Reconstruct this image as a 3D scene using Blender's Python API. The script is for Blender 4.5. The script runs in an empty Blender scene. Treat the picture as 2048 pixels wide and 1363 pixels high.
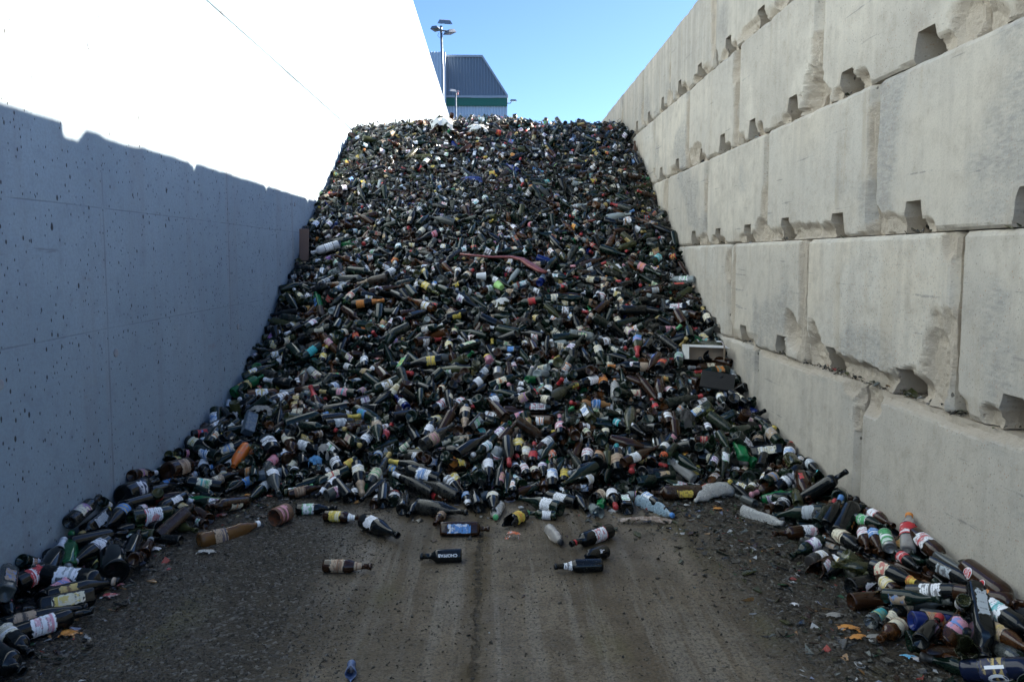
import bpy, math, random
import numpy as np
from mathutils import Vector, Matrix

R_ = math.radians
rnd = random.Random(7)
nr = np.random.RandomState(11)
S = bpy.context.scene
COL = S.collection

# ------------------------------------------------------------------ camera
FPX, CX, CY, CAMZ = 1535.0, 1024.0, 629.0, 1.49
cam_d = bpy.data.cameras.new('camera')
cam = bpy.data.objects.new('camera', cam_d); COL.objects.link(cam)
cam.location = (0, 0, CAMZ)
cam.rotation_euler = (R_(90 - 4.32), 0, R_(-1.38))
cam_d.sensor_width = 36.0
cam_d.lens = FPX / 2048 * 36
cam_d.shift_y = -(681.5 - CY) / 2048
cam_d.clip_start = 0.05; cam_d.clip_end = 2000
S.camera = cam
CR = np.array(cam.rotation_euler.to_matrix())

# ------------------------------------------------------------------ sky and sun
SUN = Vector((4.13, 1.45, 1.83)).normalized()
world = bpy.data.worlds.new('World'); S.world = world; world.use_nodes = True
wn = world.node_tree; wn.nodes.clear()
sky = wn.nodes.new('ShaderNodeTexSky'); sky.sky_type = 'NISHITA'; sky.sun_disc = False
sky.sun_elevation = math.asin(SUN.z); sky.sun_rotation = math.atan2(SUN.x, SUN.y)
sky.altitude = 0; sky.air_density = 0.7; sky.dust_density = 0.6; sky.ozone_density = 5.0
bg = wn.nodes.new('ShaderNodeBackground'); bg.inputs[1].default_value = 0.075
wo = wn.nodes.new('ShaderNodeOutputWorld')
wn.links.new(sky.outputs[0], bg.inputs[0]); wn.links.new(bg.outputs[0], wo.inputs[0])
sun_d = bpy.data.lights.new('sun', 'SUN'); sun_d.energy = 5.0; sun_d.angle = R_(0.5); sun_d.color = (1.0, 0.91, 0.79)
sun = bpy.data.objects.new('sun', sun_d); COL.objects.link(sun)
sun.rotation_euler = SUN.to_track_quat('Z', 'Y').to_euler(); sun.location = (8, 4, 9)
S.view_settings.view_transform = 'Standard'; S.view_settings.look = 'None'
S.view_settings.exposure = 2.25; S.view_settings.gamma = 1
S.render.engine = 'CYCLES'
S.cycles.max_bounces = 7; S.cycles.diffuse_bounces = 5; S.cycles.glossy_bounces = 3; S.cycles.transmission_bounces = 6
S.cycles.caustics_reflective = False; S.cycles.caustics_refractive = False
S.cycles.use_denoising = True

# ------------------------------------------------------------------ numeric helpers
def hsh(a, b, s):
    n = np.sin(a * 127.1 + b * 311.7 + s * 74.7) * 43758.5453
    return n - np.floor(n)
def vnoise(x, y, s=0.0):
    xi, yi = np.floor(x), np.floor(y); fx, fy = x - xi, y - yi
    fx = fx * fx * (3 - 2 * fx); fy = fy * fy * (3 - 2 * fy)
    a, b = hsh(xi, yi, s), hsh(xi + 1, yi, s); c, d = hsh(xi, yi + 1, s), hsh(xi + 1, yi + 1, s)
    return (a * (1 - fx) + b * fx) * (1 - fy) + (c * (1 - fx) + d * fx) * fy
def fbm(x, y, s=0.0, o=4):
    t = 0; a = .5
    for k in range(o):
        t = t + a * vnoise(x, y, s + k * 3.7); x = x * 2.03; y = y * 2.03; a *= .5
    return t

XL, XR = -2.13, 2.0                      # the two walls
PY = [3.0, 4.55, 4.8, 5.2, 5.7, 6.3, 7.0, 8.0, 9.0, 10.0, 11.0, 11.75, 12.3, 16, 40]
PZ = [-.3, -.03, .10, .24, .36, .56, .93, 1.47, 2.02, 2.58, 3.14, 3.53, 3.62, 3.6, 3.6]
def H(x, y):
    x = np.asarray(x, float); y = np.asarray(y, float)
    sh = np.where(x < 0, .42 * np.clip(-x / 2.13, 0, 1) ** 2.2, .05 * np.clip(x / 2.0, 0, 1))
    fade = np.clip((11.5 - y) / 5, 0.15, 1)
    z = np.interp(y - sh * fade, PY, PZ)
    z = z + (fbm(x * 1.3 + 5, y * 1.3, 2.0, 3) - .45) * .22 * np.clip((y - 5) / 1.5, 0, 1)
    z = z - .10 * np.clip((-x - 1.4) / .7, 0, 1) * np.clip((y - 9.5) / 1.5, 0, 1)
    dl = x - XL; dr = XR - x
    wl = .38 + .07 * np.sin(y * 3.1); wr = .37 + .04 * np.sin(y * 2.3 + 1) - .05 * np.clip((3.6 - y), 0, 1)
    al = np.where(y < 6, .12 * (1 - dl / wl), -1); al = np.where(al > 0, al * np.clip((y - 2.6) / 1.3, .3, 1), al)
    ar = np.where(y < 6, .22 * (1 - dr / wr), -1)
    z = np.maximum(z, np.maximum(al, ar))
    return z
def ray(u, v):
    d = CR @ np.array([(u - CX) / FPX, -(v - CY) / FPX, -1.0])
    return d
def hit(u, v, off=0.03):
    d = ray(u, v); t = np.arange(1.5, 22, .01)
    p = np.array([0, 0, CAMZ])[None] + t[:, None] * d[None]
    hz = np.maximum(H(p[:, 0], p[:, 1]), 0) + off
    k = np.argmax(p[:, 2] <= hz)
    if p[k, 2] > hz[k]: k = len(t) - 1
    q = p[k].copy(); q[0] = min(max(q[0], XL + .03), XR - .03)
    return q
def proj(P):
    P = np.atleast_2d(P); q = (P - np.array([0, 0, CAMZ])) @ CR
    w = np.maximum(-q[:, 2], 1e-3)
    return np.stack([CX + FPX * q[:, 0] / w, CY - FPX * q[:, 1] / w, w], 1)

# ------------------------------------------------------------------ mesh helpers
def new_mesh(name, V, F, mats, midx=None, smooth=True, attrs=None):
    """V Nx3, F Mx4 quads (a triangle repeats its last corner: given as -1)."""
    V = np.asarray(V, np.float32); F = np.asarray(F, np.int64)
    me = bpy.data.meshes.new(name)
    tri = (F[:, 3] < 0)
    cnt = np.where(tri, 3, 4); loops = F.reshape(-1); loops = loops[loops >= 0]
    me.vertices.add(len(V)); me.vertices.foreach_set('co', V.reshape(-1))
    me.loops.add(len(loops)); me.loops.foreach_set('vertex_index', loops.astype(np.int32))
    me.polygons.add(len(F))
    st = np.concatenate([[0], np.cumsum(cnt)[:-1]]).astype(np.int32)
    me.polygons.foreach_set('loop_start', st)
    me.polygons.foreach_set('loop_total', cnt.astype(np.int32))
    for m in mats: me.materials.append(m)
    if midx is not None: me.polygons.foreach_set('material_index', np.asarray(midx, np.int32))
    me.polygons.foreach_set('use_smooth', np.full(len(F), bool(smooth)))
    for k, a in (attrs or {}).items():
        a = np.asarray(a, np.float32)
        if a.shape[1] == 4:
            at = me.attributes.new(k, 'FLOAT_COLOR', 'POINT'); at.data.foreach_set('color', a.reshape(-1))
        else:
            at = me.attributes.new(k, 'FLOAT_VECTOR', 'POINT'); at.data.foreach_set('vector', a.reshape(-1))
    me.update(calc_edges=True); me.validate()
    return me
def link(name, data, parent=None, **props):
    o = bpy.data.objects.new(name, data); COL.objects.link(o)
    if parent is not None: o.parent = parent
    for k, v in props.items():
        if v is not None: o[k] = v
    return o
class MB:
    def __init__(s): s.V = []; s.F = []; s.M = []
    def add(s, V, F, m=0):
        b = sum(len(v) for v in s.V); V = np.asarray(V, float)
        F = np.array([list(f) + [-1] * (4 - len(f)) for f in F], np.int64)
        F = np.where(F >= 0, F + b, -1); s.V.append(V); s.F.append(F); s.M += [m] * len(F)
    def box(s, a, b, m=0, bev=0.0, M=None):
        x0, y0, z0 = a; x1, y1, z1 = b
        if bev <= 0:
            V = [(x0,y0,z0),(x1,y0,z0),(x1,y1,z0),(x0,y1,z0),(x0,y0,z1),(x1,y0,z1),(x1,y1,z1),(x0,y1,z1)]
            F = [(0,3,2,1),(4,5,6,7),(0,1,5,4),(1,2,6,5),(2,3,7,6),(3,0,4,7)]
        else:
            V = []; e = bev
            for z, k in ((z0, e), (z0 + e, 0), (z1 - e, 0), (z1, e)):
                for (x, y) in ((x0+e+k,y0+k),(x1-e-k,y0+k),(x1-k,y0+e+k),(x1-k,y1-e-k),(x1-e-k,y1-k),(x0+e+k,y1-k),(x0+k,y1-e-k),(x0+k,y0+e+k)):
                    V.append((x, y, z))
            F = []
            for r in range(3):
                for i in range(8): F.append((r*8+i, r*8+(i+1)%8, r*8+8+(i+1)%8, r*8+8+i))
            F += [(3,2,1,0),(7,4,3,0),(7,6,5,4),(24,25,26,27),(24,27,28,31),(28,29,30,31)]
        V = np.array(V, float)
        if M is not None: V = V @ np.array(M.to_3x3()).T + np.array(M.translation)
        s.add(V, F, m)
    def tube(s, pts, rad, seg=10, m=0, cap=True, flat=1.0):
        pts = [Vector(p) for p in pts]; n = len(pts)
        if not hasattr(rad, '__len__'): rad = [rad] * n
        V = []; up = Vector((0, 0, 1))
        for i, p in enumerate(pts):
            t = (pts[min(i+1, n-1)] - pts[max(i-1, 0)]).normalized()
            a = t.cross(up)
            if a.length < 1e-3: a = t.cross(Vector((1, 0, 0)))
            a.normalize(); b = a.cross(t).normalized()
            for k in range(seg):
                th = 2 * math.pi * k / seg
                V.append(tuple(p + a * (math.cos(th) * rad[i]) + b * (math.sin(th) * rad[i] * flat)))
        F = [(i*seg+k, i*seg+(k+1)%seg, (i+1)*seg+(k+1)%seg, (i+1)*seg+k) for i in range(n-1) for k in range(seg)]
        if cap:
            V.append(tuple(pts[0])); V.append(tuple(pts[-1])); c0 = n*seg; c1 = c0+1
            F += [(c0, (k+1)%seg, k) for k in range(seg)] + [(c1, (n-1)*seg+k, (n-1)*seg+(k+1)%seg) for k in range(seg)]
        s.add(V, F, m)
    def mesh(s, name, mats, smooth=False, attrs=None):
        return new_mesh(name, np.concatenate(s.V), np.concatenate(s.F), mats, s.M, smooth, attrs)
def tag(o, label, cat, group=None):
    o['label'] = label; o['category'] = cat
    if group: o['group'] = group
    return o
def empty(name, loc, label=None, cat=None, group=None, mat=None):
    e = bpy.data.objects.new(name, None); COL.objects.link(e); e.location = loc; e.empty_display_size = .05
    if mat is not None: e.matrix_world = mat
    if label: tag(e, label, cat, group)
    return e

# ------------------------------------------------------------------ materials
class NT:
    def __init__(s, name):
        s.m = bpy.data.materials.new(name); s.m.use_nodes = True; s.t = s.m.node_tree; s.t.nodes.clear()
        s.out = s.t.nodes.new('ShaderNodeOutputMaterial'); s.b = s.t.nodes.new('ShaderNodeBsdfPrincipled')
        s.t.links.new(s.b.outputs[0], s.out.inputs[0])
    def n(s, ty, **kw):
        nd = s.t.nodes.new(ty)
        for k, v in kw.items(): setattr(nd, k, v)
        return nd
    def put(s, sock, v):
        if isinstance(v, bpy.types.NodeSocket): s.t.links.new(v, sock)
        elif v is not None:
            if isinstance(v, (tuple, list)) and len(v) == 3 and sock.type == 'RGBA': v = (*v, 1)
            sock.default_value = v
    def set(s, **kw):
        for k, v in kw.items(): s.put(s.b.inputs[k.replace('_', ' ')], v)
        return s
    def math(s, op, a, b=None, c=None, clamp=False):
        nd = s.n('ShaderNodeMath', operation=op, use_clamp=clamp)
        for i, v in enumerate((a, b, c)):
            if v is not None: s.put(nd.inputs[i], v)
        return nd.outputs[0]
    def pos(s):
        return s.n('ShaderNodeNewGeometry').outputs['Position']
    def obj(s):
        return s.n('ShaderNodeTexCoord').outputs['Object']
    def mapv(s, v, scale=(1,1,1), loc=(0,0,0), rot=(0,0,0)):
        nd = s.n('ShaderNodeMapping'); s.put(nd.inputs[0], v)
        nd.inputs['Scale'].default_value = scale; nd.inputs['Location'].default_value = loc; nd.inputs['Rotation'].default_value = rot
        return nd.outputs[0]
    def noise(s, v, scale, detail=4, rough=.55, w=None, col=False, dist=0):
        nd = s.n('ShaderNodeTexNoise')
        if w is not None: nd.noise_dimensions = '4D'; s.put(nd.inputs['W'], w)
        s.put(nd.inputs['Vector'], v); s.put(nd.inputs['Scale'], scale); s.put(nd.inputs['Detail'], detail)
        s.put(nd.inputs['Roughness'], rough); s.put(nd.inputs['Distortion'], dist)
        return nd.outputs[1 if col else 0]
    def vor(s, v, scale, feature='F1', out=0, rand=1.0):
        nd = s.n('ShaderNodeTexVoronoi', feature=feature)
        s.put(nd.inputs['Vector'], v); s.put(nd.inputs['Scale'], scale); s.put(nd.inputs['Randomness'], rand)
        return nd.outputs[out]
    def ramp(s, v, a, b, lo=0.0, hi=1.0):
        nd = s.n('ShaderNodeMapRange', interpolation_type='SMOOTHSTEP')
        s.put(nd.inputs[0], v)
        for i, q in enumerate((a, b, lo, hi)): s.put(nd.inputs[1 + i], q)
        return nd.outputs[0]
    def mix(s, f, a, b, mode='MIX'):
        nd = s.n('ShaderNodeMix', data_type='RGBA', blend_type=mode, clamp_factor=True)
        s.put(nd.inputs[0], f); s.put(nd.inputs[6], a); s.put(nd.inputs[7], b)
        return nd.outputs[2]
    def sep(s, v):
        nd = s.n('ShaderNodeSeparateXYZ'); s.put(nd.inputs[0], v); return nd.outputs
    def comb(s, x, y, z):
        nd = s.n('ShaderNodeCombineXYZ')
        for i, v in enumerate((x, y, z)): s.put(nd.inputs[i], v)
        return nd.outputs[0]
    def bump(s, h, strength=.5, dist=.01, normal=None):
        nd = s.n('ShaderNodeBump'); s.put(nd.inputs['Height'], h); s.put(nd.inputs['Strength'], strength)
        s.put(nd.inputs['Distance'], dist)
        if normal is not None: s.put(nd.inputs['Normal'], normal)
        return nd.outputs[0]
    def attr(s, name, out='Color'):
        nd = s.n('ShaderNodeAttribute'); nd.attribute_name = name; return nd.outputs[out]
def plain(name, col, rough=.6, metal=0.0, var=.25, scale=30, **kw):
    t = NT(name); p = t.obj(); nz = t.noise(p, scale, 5)
    c2 = tuple(c * (1 - var) for c in col); c3 = tuple(min(1, c * (1 + var)) for c in col)
    t.set(Base_Color=t.mix(nz, c2, c3), Roughness=t.ramp(nz, .2, .8, max(0, rough - .12), min(1, rough + .12)), Metallic=metal)
    t.set(Normal=t.bump(nz, .25, .003))
    for k, v in kw.items(): t.set(**{k: v})
    return t.m

# left wall: smooth cast concrete, blow holes, shutter seams
t = NT('cast_concrete'); p = t.pos(); sx = t.sep(p)
yz = t.comb(0, sx[1], sx[2])
big = t.noise(yz, .9, 5, .6); streak = t.noise(t.mapv(yz, (1, 5, .35)), 1.0, 5, .6); fine = t.noise(yz, 60, 4, .6); mid = t.noise(yz, 9, 5, .65)
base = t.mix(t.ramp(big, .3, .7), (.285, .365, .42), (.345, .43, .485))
base = t.mix(t.math('MULTIPLY', t.ramp(streak, .46, .72), .50), base, (.28, .30, .32))
base = t.mix(t.math('MULTIPLY', t.ramp(mid, .45, .8), .5), base, (.21, .25, .30))
base = t.mix(t.math('MULTIPLY', t.ramp(fine, .35, .75), .40), base, (.25, .265, .28))
pits = None; hgt = t.math('MULTIPLY', fine, .25)
wy = t.mapv(yz, (1, 1, .55))
for sc, lo, hi, keep in ((4.5, .040, .055, .62), (9, .055, .080, .50), (20, .09, .14, .45), (46, .12, .20, .5)):
    dd = t.vor(wy, sc); cc = t.sep(t.vor(wy, sc, out=1))
    lim = t.math('MULTIPLY', t.ramp(cc[0], keep, 1.0, 0.0, 1.0), 1.0)
    d2 = t.math('ADD', dd, t.math('MULTIPLY', t.math('SUBTRACT', fine, .5), .06))
    k = t.math('MULTIPLY', t.math('SUBTRACT', 1.0, t.ramp(d2, lo, hi)), t.ramp(lim, .02, .10))
    pits = k if pits is None else t.math('MAXIMUM', pits, k)
clus = t.ramp(t.noise(t.mapv(yz, (1, 1, 1), loc=(0, 3.3, 9.1)), .9, 4, .6), .30, .52, .38, 1.0)
pits = t.math('MULTIPLY', pits, t.ramp(t.math('ADD', clus, t.math('MULTIPLY', t.math('SUBTRACT', mid, .5), 1.2)), .35, .55))
def seam(t, c, at, w, wob):
    d = t.math('ABSOLUTE', t.math('SUBTRACT', t.math('ADD', c, t.math('MULTIPLY', wob, .02)), at))
    return t.math('SUBTRACT', 1.0, t.ramp(d, w * .35, w))
ym = t.math('MODULO', t.math('ADD', sx[1], 40.0 * 1.98 - 4.27 + .99), 1.98)
sm = seam(t, ym, .99, .012, t.math('SUBTRACT', streak, .5))
sw = t.math('MULTIPLY', seam(t, ym, .99, .05, mid), .4)
for zz in (1.09, 1.75, 5.3, 7.1):
    q = seam(t, sx[2], zz, .006, t.math('SUBTRACT', t.noise(yz, .5, 2), .5))
    sm = t.math('MAXIMUM', sm, t.math('MULTIPLY', q, .7))
brk = t.ramp(t.noise(yz, 2.3, 4), .36, .6)
sm = t.math('MULTIPLY', t.math('MULTIPLY', sm, brk), t.ramp(sx[2], 2.0, 2.6, .5, 1.0))
base = t.mix(t.math('MULTIPLY', sm, .75), base, (.09, .09, .10))
base = t.mix(t.math('MULTIPLY', t.math('MULTIPLY', sw, brk), .5), base, (.33, .33, .33))
rust = t.math('MULTIPLY', t.ramp(t.noise(t.mapv(yz, (1, .7, 2.2)), 1.6, 6, .7), .60, .74), t.ramp(mid, .45, .7))
base = t.mix(t.math('MULTIPLY', rust, .55), base, (.30, .20, .14))
scr = t.math('MULTIPLY', t.ramp(t.noise(t.mapv(yz, (1, 1.2, 16), rot=(.55, 0, 0)), 1.5, 4), .66, .72), t.ramp(big, .5, .7))
base = t.mix(t.math('MULTIPLY', scr, .45), base, (.15, .15, .15))
stn = t.math('MULTIPLY', t.ramp(t.noise(t.mapv(yz, (1, .8, .9), loc=(3, 7, 2)), 1.1, 6, .7), .60, .78), t.ramp(fine, .3, .6))
base = t.mix(t.math('MULTIPLY', stn, .55), base, (.14, .15, .16))
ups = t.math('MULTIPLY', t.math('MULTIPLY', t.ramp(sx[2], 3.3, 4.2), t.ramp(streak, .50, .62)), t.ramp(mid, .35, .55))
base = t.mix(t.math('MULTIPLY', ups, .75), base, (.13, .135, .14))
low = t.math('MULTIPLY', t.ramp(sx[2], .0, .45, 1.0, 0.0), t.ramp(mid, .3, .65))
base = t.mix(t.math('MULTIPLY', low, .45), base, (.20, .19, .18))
base = t.mix(t.math('MULTIPLY', pits, .95), base, (.03, .03, .03))
hgt = t.math('SUBTRACT', t.math('SUBTRACT', hgt, pits), t.math('MULTIPLY', sm, .8))
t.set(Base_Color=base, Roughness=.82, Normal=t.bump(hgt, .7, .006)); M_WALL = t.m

# block concrete
t = NT('block_concrete'); p = t.pos(); sx = t.sep(p); yz = t.comb(t.math('MULTIPLY', sx[0], .8), sx[1], sx[2])
rn = t.n('ShaderNodeObjectInfo').outputs['Random']
w = t.math('MULTIPLY', rn, 37.0)
big = t.noise(yz, 1.6, 5, .6, w=w); mid = t.noise(yz, 11, 6, .65, w=w); fine = t.noise(yz, 110, 3, .6)
warm = t.mix(rn, (.60, .505, .385), (.69, .61, .495))
base = t.mix(t.ramp(big, .36, .62), warm, t.mix(rn, (.68, .62, .53), (.50, .44, .36)))
rv = t.n('ShaderNodeTexWhiteNoise'); rv.noise_dimensions = '1D'; t.put(rv.inputs['W'], w)
base = t.mix(t.math('MULTIPLY', rv.outputs[0], .50), base, (.40, .365, .32))
vst = t.noise(t.mapv(yz, (1, 9, .5)), 1.2, 5, .6, w=w)
base = t.mix(t.math('MULTIPLY', t.ramp(vst, .46, .70), .38), base, (.36, .315, .265))
base = t.mix(t.math('MULTIPLY', t.ramp(mid, .42, .78), .6), base, (.34, .285, .225))
stain = t.ramp(t.noise(yz, 1.15, 3, .5, w=t.math('ADD', w, 9.1)), .55, .63)
base = t.mix(t.math('MULTIPLY', stain, t.ramp(t.noise(t.mapv(yz, (1, 4, 12), rot=(-.6, 0, 0)), 6, 4), .2, .8, .1, .62)), base, (.20, .20, .20))
ag = t.vor(yz, 85); agc = t.sep(t.vor(yz, 85, out=1))
agm = t.math('MULTIPLY', t.math('SUBTRACT', 1.0, t.ramp(ag, .25, .42)), t.ramp(agc[0], .60, .72))
agk = t.math('MULTIPLY', agm, t.ramp(t.noise(yz, .8, 2, .5, w=w), .35, .62, .08, .5))
agcol = t.mix(t.ramp(agc[1], .3, .7), t.mix(t.ramp(agc[2], .6, .7), (.14, .13, .12), (.36, .17, .10)), (.50, .49, .46))
base = t.mix(agk, base, agcol)
base = t.mix(t.math('MULTIPLY', t.ramp(fine, .5, .85), .40), base, (.16, .14, .12))
wy = t.mapv(yz, (1, 1, .6)); pits = None
for sc, lo, hi, keep in ((7, .06, .10, .62), (19, .09, .14, .66)):
    dd = t.vor(wy, sc); cc = t.sep(t.vor(wy, sc, out=1))
    d2 = t.math('ADD', dd, t.math('MULTIPLY', t.math('SUBTRACT', fine, .5), .1))
    k = t.math('MULTIPLY', t.math('SUBTRACT', 1.0, t.ramp(d2, lo, hi)), t.ramp(cc[0], keep, keep + .06))
    pits = k if pits is None else t.math('MAXIMUM', pits, k)
base = t.mix(t.math('MULTIPLY', pits, .85), base, (.08, .07, .06))
for (ro, wofs) in ((.18, 3.0), (-.5, 8.0)):
    sn = t.noise(t.mapv(yz, (1, 1.1, 26), rot=(ro, 0, 0)), 1.3, 3, .5, w=t.math('ADD', w, wofs))
    sk = t.math('MULTIPLY', t.ramp(sn, .67, .70), t.ramp(mid, .42, .55))
    base = t.mix(t.math('MULTIPLY', sk, .5), base, (.13, .13, .14))
wth_vignette = t.math('MULTIPLY', t.ramp(sx[2], 2.9, 3.5), t.ramp(vst, .25, .7, .35, 1.0))  # weather streaks on the upper courses, with lens vignette darkening painted in
base = t.mix(t.math('MULTIPLY', wth_vignette, .55), base, (.26, .235, .20))
chip = t.attr('chip', 'Fac')
base = t.mix(t.math('MULTIPLY', chip, .8), base, t.mix(mid, (.33, .27, .205), (.58, .48, .37)))
drip = t.math('MULTIPLY', t.ramp(t.noise(t.mapv(yz, (1, 7, .6)), 1.0, 4, .6, w=w), .55, .68), t.ramp(big, .4, .6))
base = t.mix(t.math('MULTIPLY', drip, .28), base, (.36, .26, .15))
hgt = t.math('ADD', t.math('MULTIPLY', fine, .35), t.math('MULTIPLY', mid, .5)); hgt = t.math('SUBTRACT', hgt, t.math('MULTIPLY', pits, 1.2))
hgt = t.math('ADD', hgt, t.math('MULTIPLY', chip, t.math('MULTIPLY', t.noise(yz, 38, 5, .7), 3.0)))
t.set(Base_Color=base, Roughness=.88, Normal=t.bump(hgt, .7, .006)); M_BLOCK = t.m

# ground
t = NT('wet_dirt_floor'); p = t.pos(); sx = t.sep(p)
lanes = t.noise(t.mapv(p, (2.6, .35, 1)), 1.0, 4, .6); mid = t.noise(p, 6, 6, .65); fine = t.noise(p, 90, 4, .7); grit = t.vor(p, 75); gc = t.sep(t.vor(p, 75, out=1))
big = t.noise(p, 1.1, 4, .55)
xw = t.math('ADD', sx[0], t.math('MULTIPLY', t.math('SUBTRACT', big, .5), .45))
lane = t.math('MULTIPLY', t.ramp(xw, -.95, -.55), t.ramp(xw, .85, 1.35, 1.0, 0.0))
base = t.mix(t.ramp(mid, .3, .7), (.022, .017, .010), (.050, .038, .023))
smooth = t.mix(t.ramp(lanes, .35, .65), (.120, .084, .046), (.25, .20, .140))
smooth = t.mix(t.math('MULTIPLY', t.ramp(mid, .42, .66), .55), smooth, (.070, .052, .030))
ln2 = t.noise(t.mapv(p, (13, .5, 1), rot=(0, 0, .03)), 1.0, 5, .65); gr2 = t.noise(p, 45, 4, .75)
smooth = t.mix(t.math('MULTIPLY', t.ramp(ln2, .50, .60), .5), smooth, (.27, .235, .19))
smooth = t.mix(t.math('MULTIPLY', t.ramp(gr2, .50, .60), .55), smooth, (.050, .037, .020))
pud = t.ramp(t.noise(t.mapv(p, (1.1, .8, 1), loc=(4, 1, 0)), 1.6, 5, .6), .50, .62)
smooth = t.mix(t.math('MULTIPLY', pud, .45), smooth, (.060, .044, .024))
base = t.mix(t.math('MULTIPLY', lane, .85), base, smooth)
base = t.mix(t.math('MULTIPLY', t.ramp(gc[0], .75, .8), t.math('SUBTRACT', .75, t.math('MULTIPLY', lane, .55))), base, t.mix(gc[1], (.03, .028, .026), (.20, .19, .17)))
base = t.mix(t.math('MULTIPLY', t.ramp(fine, .35, .7), .55), base, (.035, .029, .021))
moss = t.math('MULTIPLY', t.ramp(t.noise(t.mapv(p, (1.5, .5, 1)), 2.2, 5), .56, .7), .35)
base = t.mix(moss, base, (.085, .075, .022))
jd = t.math('ABSOLUTE', t.math('ADD', t.math('ADD', sx[0], .072), t.math('MULTIPLY', t.math('SUBTRACT', mid, .5), .03)))
jn = t.noise(p, 14, 5, .7); joint = t.math('MULTIPLY', t.math('SUBTRACT', 1.0, t.ramp(t.math('ADD', jd, t.math('MULTIPLY', t.math('SUBTRACT', .55, jn), .06)), .005, .026)), t.ramp(jn, .38, .54))
mud = t.math('MULTIPLY', t.math('SUBTRACT', 1.0, t.ramp(jd, .01, .09)), t.ramp(jn, .35, .65, .25, .95))
base = t.mix(mud, base, (.062, .041, .014))
base = t.mix(t.math('MULTIPLY', joint, .8), base, (.026, .018, .008))
h = t.math('ADD', t.math('MULTIPLY', fine, .5), t.math('MULTIPLY', mid, .8))
h = t.math('SUBTRACT', h, t.math('MULTIPLY', grit, t.math('SUBTRACT', .9, t.math('MULTIPLY', lane, .7))))
h = t.math('SUBTRACT', h, t.math('MULTIPLY', joint, .9))
wet = t.ramp(t.noise(t.mapv(p, (1.4, .5, 1)), 1.2, 4), .4, .65)
t.set(Base_Color=base, Roughness=t.ramp(t.math('ADD', wet, t.math('MULTIPLY', fine, -.3)), 0, .9, .72, .36), Normal=t.bump(h, .8, .009), Specular_IOR_Level=.28)
M_GROUND = t.m

# bottle glass (tint rgb + dust amount in alpha)
def glass_mat(name, trans=0.0):
    t = NT(name); p = t.pos(); tint = t.attr('tint'); du = t.attr('tint', 'Alpha')
    n1 = t.noise(p, 22, 5, .65); n2 = t.noise(p, 160, 3, .6)
    m = t.math('ADD', t.math('MULTIPLY', n1, .75), t.math('MULTIPLY', n2, .35))
    thr = t.math('SUBTRACT', .80, t.math('MULTIPLY', du, .42))
    mask = t.ramp(m, thr, t.math('ADD', thr, .20))
    mask = t.math('MULTIPLY', mask, .50)
    speck = t.math('MULTIPLY', t.ramp(n2, .62, .68), t.math('MULTIPLY', du, .95))
    mask = t.math('MAXIMUM', mask, speck)
    dust = t.mix(n2, (.012, .011, .009), (.11, .10, .08))
    t.set(Base_Color=t.mix(mask, tint, dust), Roughness=t.ramp(mask, 0, .8, .05, .62), IOR=1.5, Specular_IOR_Level=.36)
    t.set(Normal=t.bump(m, .10, .003))
    if trans: t.set(Transmission_Weight=t.math('MULTIPLY', t.math('SUBTRACT', 1.0, mask), trans))
    return t.m
M_GLASS = glass_mat('bottle_glass'); M_CLEAR = glass_mat('see_through_glass', .85)
# printed paper labels
t = NT('printed_label'); tint = t.attr('tint'); ink = t.attr('ink'); lc = t.sep(t.attr('lc', 'Vector')); p = t.pos(); sd = lc[2]
u, v = lc[0], lc[1]
ln = t.math('MULTIPLY', u, 8.5); fr = t.math('FRACT', ln); fl = t.math('FLOOR', ln)
tv = t.comb(t.math('MULTIPLY', v, 34), t.math('MULTIPLY', fl, 5.3), sd)
tn = t.noise(tv, 1.0, 2, .5); lnn = t.noise(t.comb(t.math('MULTIPLY', fl, 3.1), sd, 0), 1.0, 0)
txt = t.math('MULTIPLY', t.ramp(tn, .47, .53), t.math('MULTIPLY', t.ramp(fr, .18, .26), t.ramp(fr, .62, .70, 1, 0)))
txt = t.math('MULTIPLY', txt, t.ramp(lnn, .42, .5))
av = t.math('ABSOLUTE', t.math('SUBTRACT', v, .5)); au = t.math('ABSOLUTE', t.math('SUBTRACT', u, .5))
txt = t.math('MULTIPLY', txt, t.math('MULTIPLY', t.ramp(av, .34, .38, 1, 0), t.ramp(au, .40, .43, 1, 0)))
s1 = t.noise(t.comb(sd, 0, 0), 1.7, 0)
blob = t.noise(t.comb(t.math('MULTIPLY', v, 1.8), t.math('MULTIPLY', u, 2.6), sd), 1.6, 3, .6)
pic = t.math('MULTIPLY', t.ramp(blob, .53, .56), t.ramp(au, .34, .38, 1, 0))
stripe = t.ramp(t.math('ABSOLUTE', t.math('SUBTRACT', u, t.ramp(s1, .3, .7, .02, .98))), .05, .06, .9, 0)
col = t.mix(stripe, tint, ink)
col = t.mix(t.math('MULTIPLY', pic, .75), col, ink)
col = t.mix(t.math('MULTIPLY', txt, .85), col, t.mix(.82, tint, (.02, .02, .025), 'MIX'))
d1 = t.noise(p, 26, 5, .65); d2 = t.noise(p, 130, 3, .6)
col = t.mix(t.ramp(d1, .48, .85, .0, .55), col, (.16, .14, .115))
col = t.mix(t.math('MULTIPLY', t.ramp(d2, .6, .72), .5), col, (.10, .085, .065))
edge = t.math('MAXIMUM', t.ramp(av, .30, .5), t.ramp(au, .30, .5))
tear = t.ramp(t.math('ADD', t.math('ADD', t.noise(p, 48, 4, .6), t.math('MULTIPLY', edge, .34)), t.math('MULTIPLY', t.attr('tint', 'Alpha'), .22)), .80, .83)
col = t.mix(tear, col, (.022, .023, .020))
t.set(Base_Color=col, Roughness=t.ramp(tear, 0, 1, .62, .2), Normal=t.bump(d1, .2, .002)); M_LABEL = t.m
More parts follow.
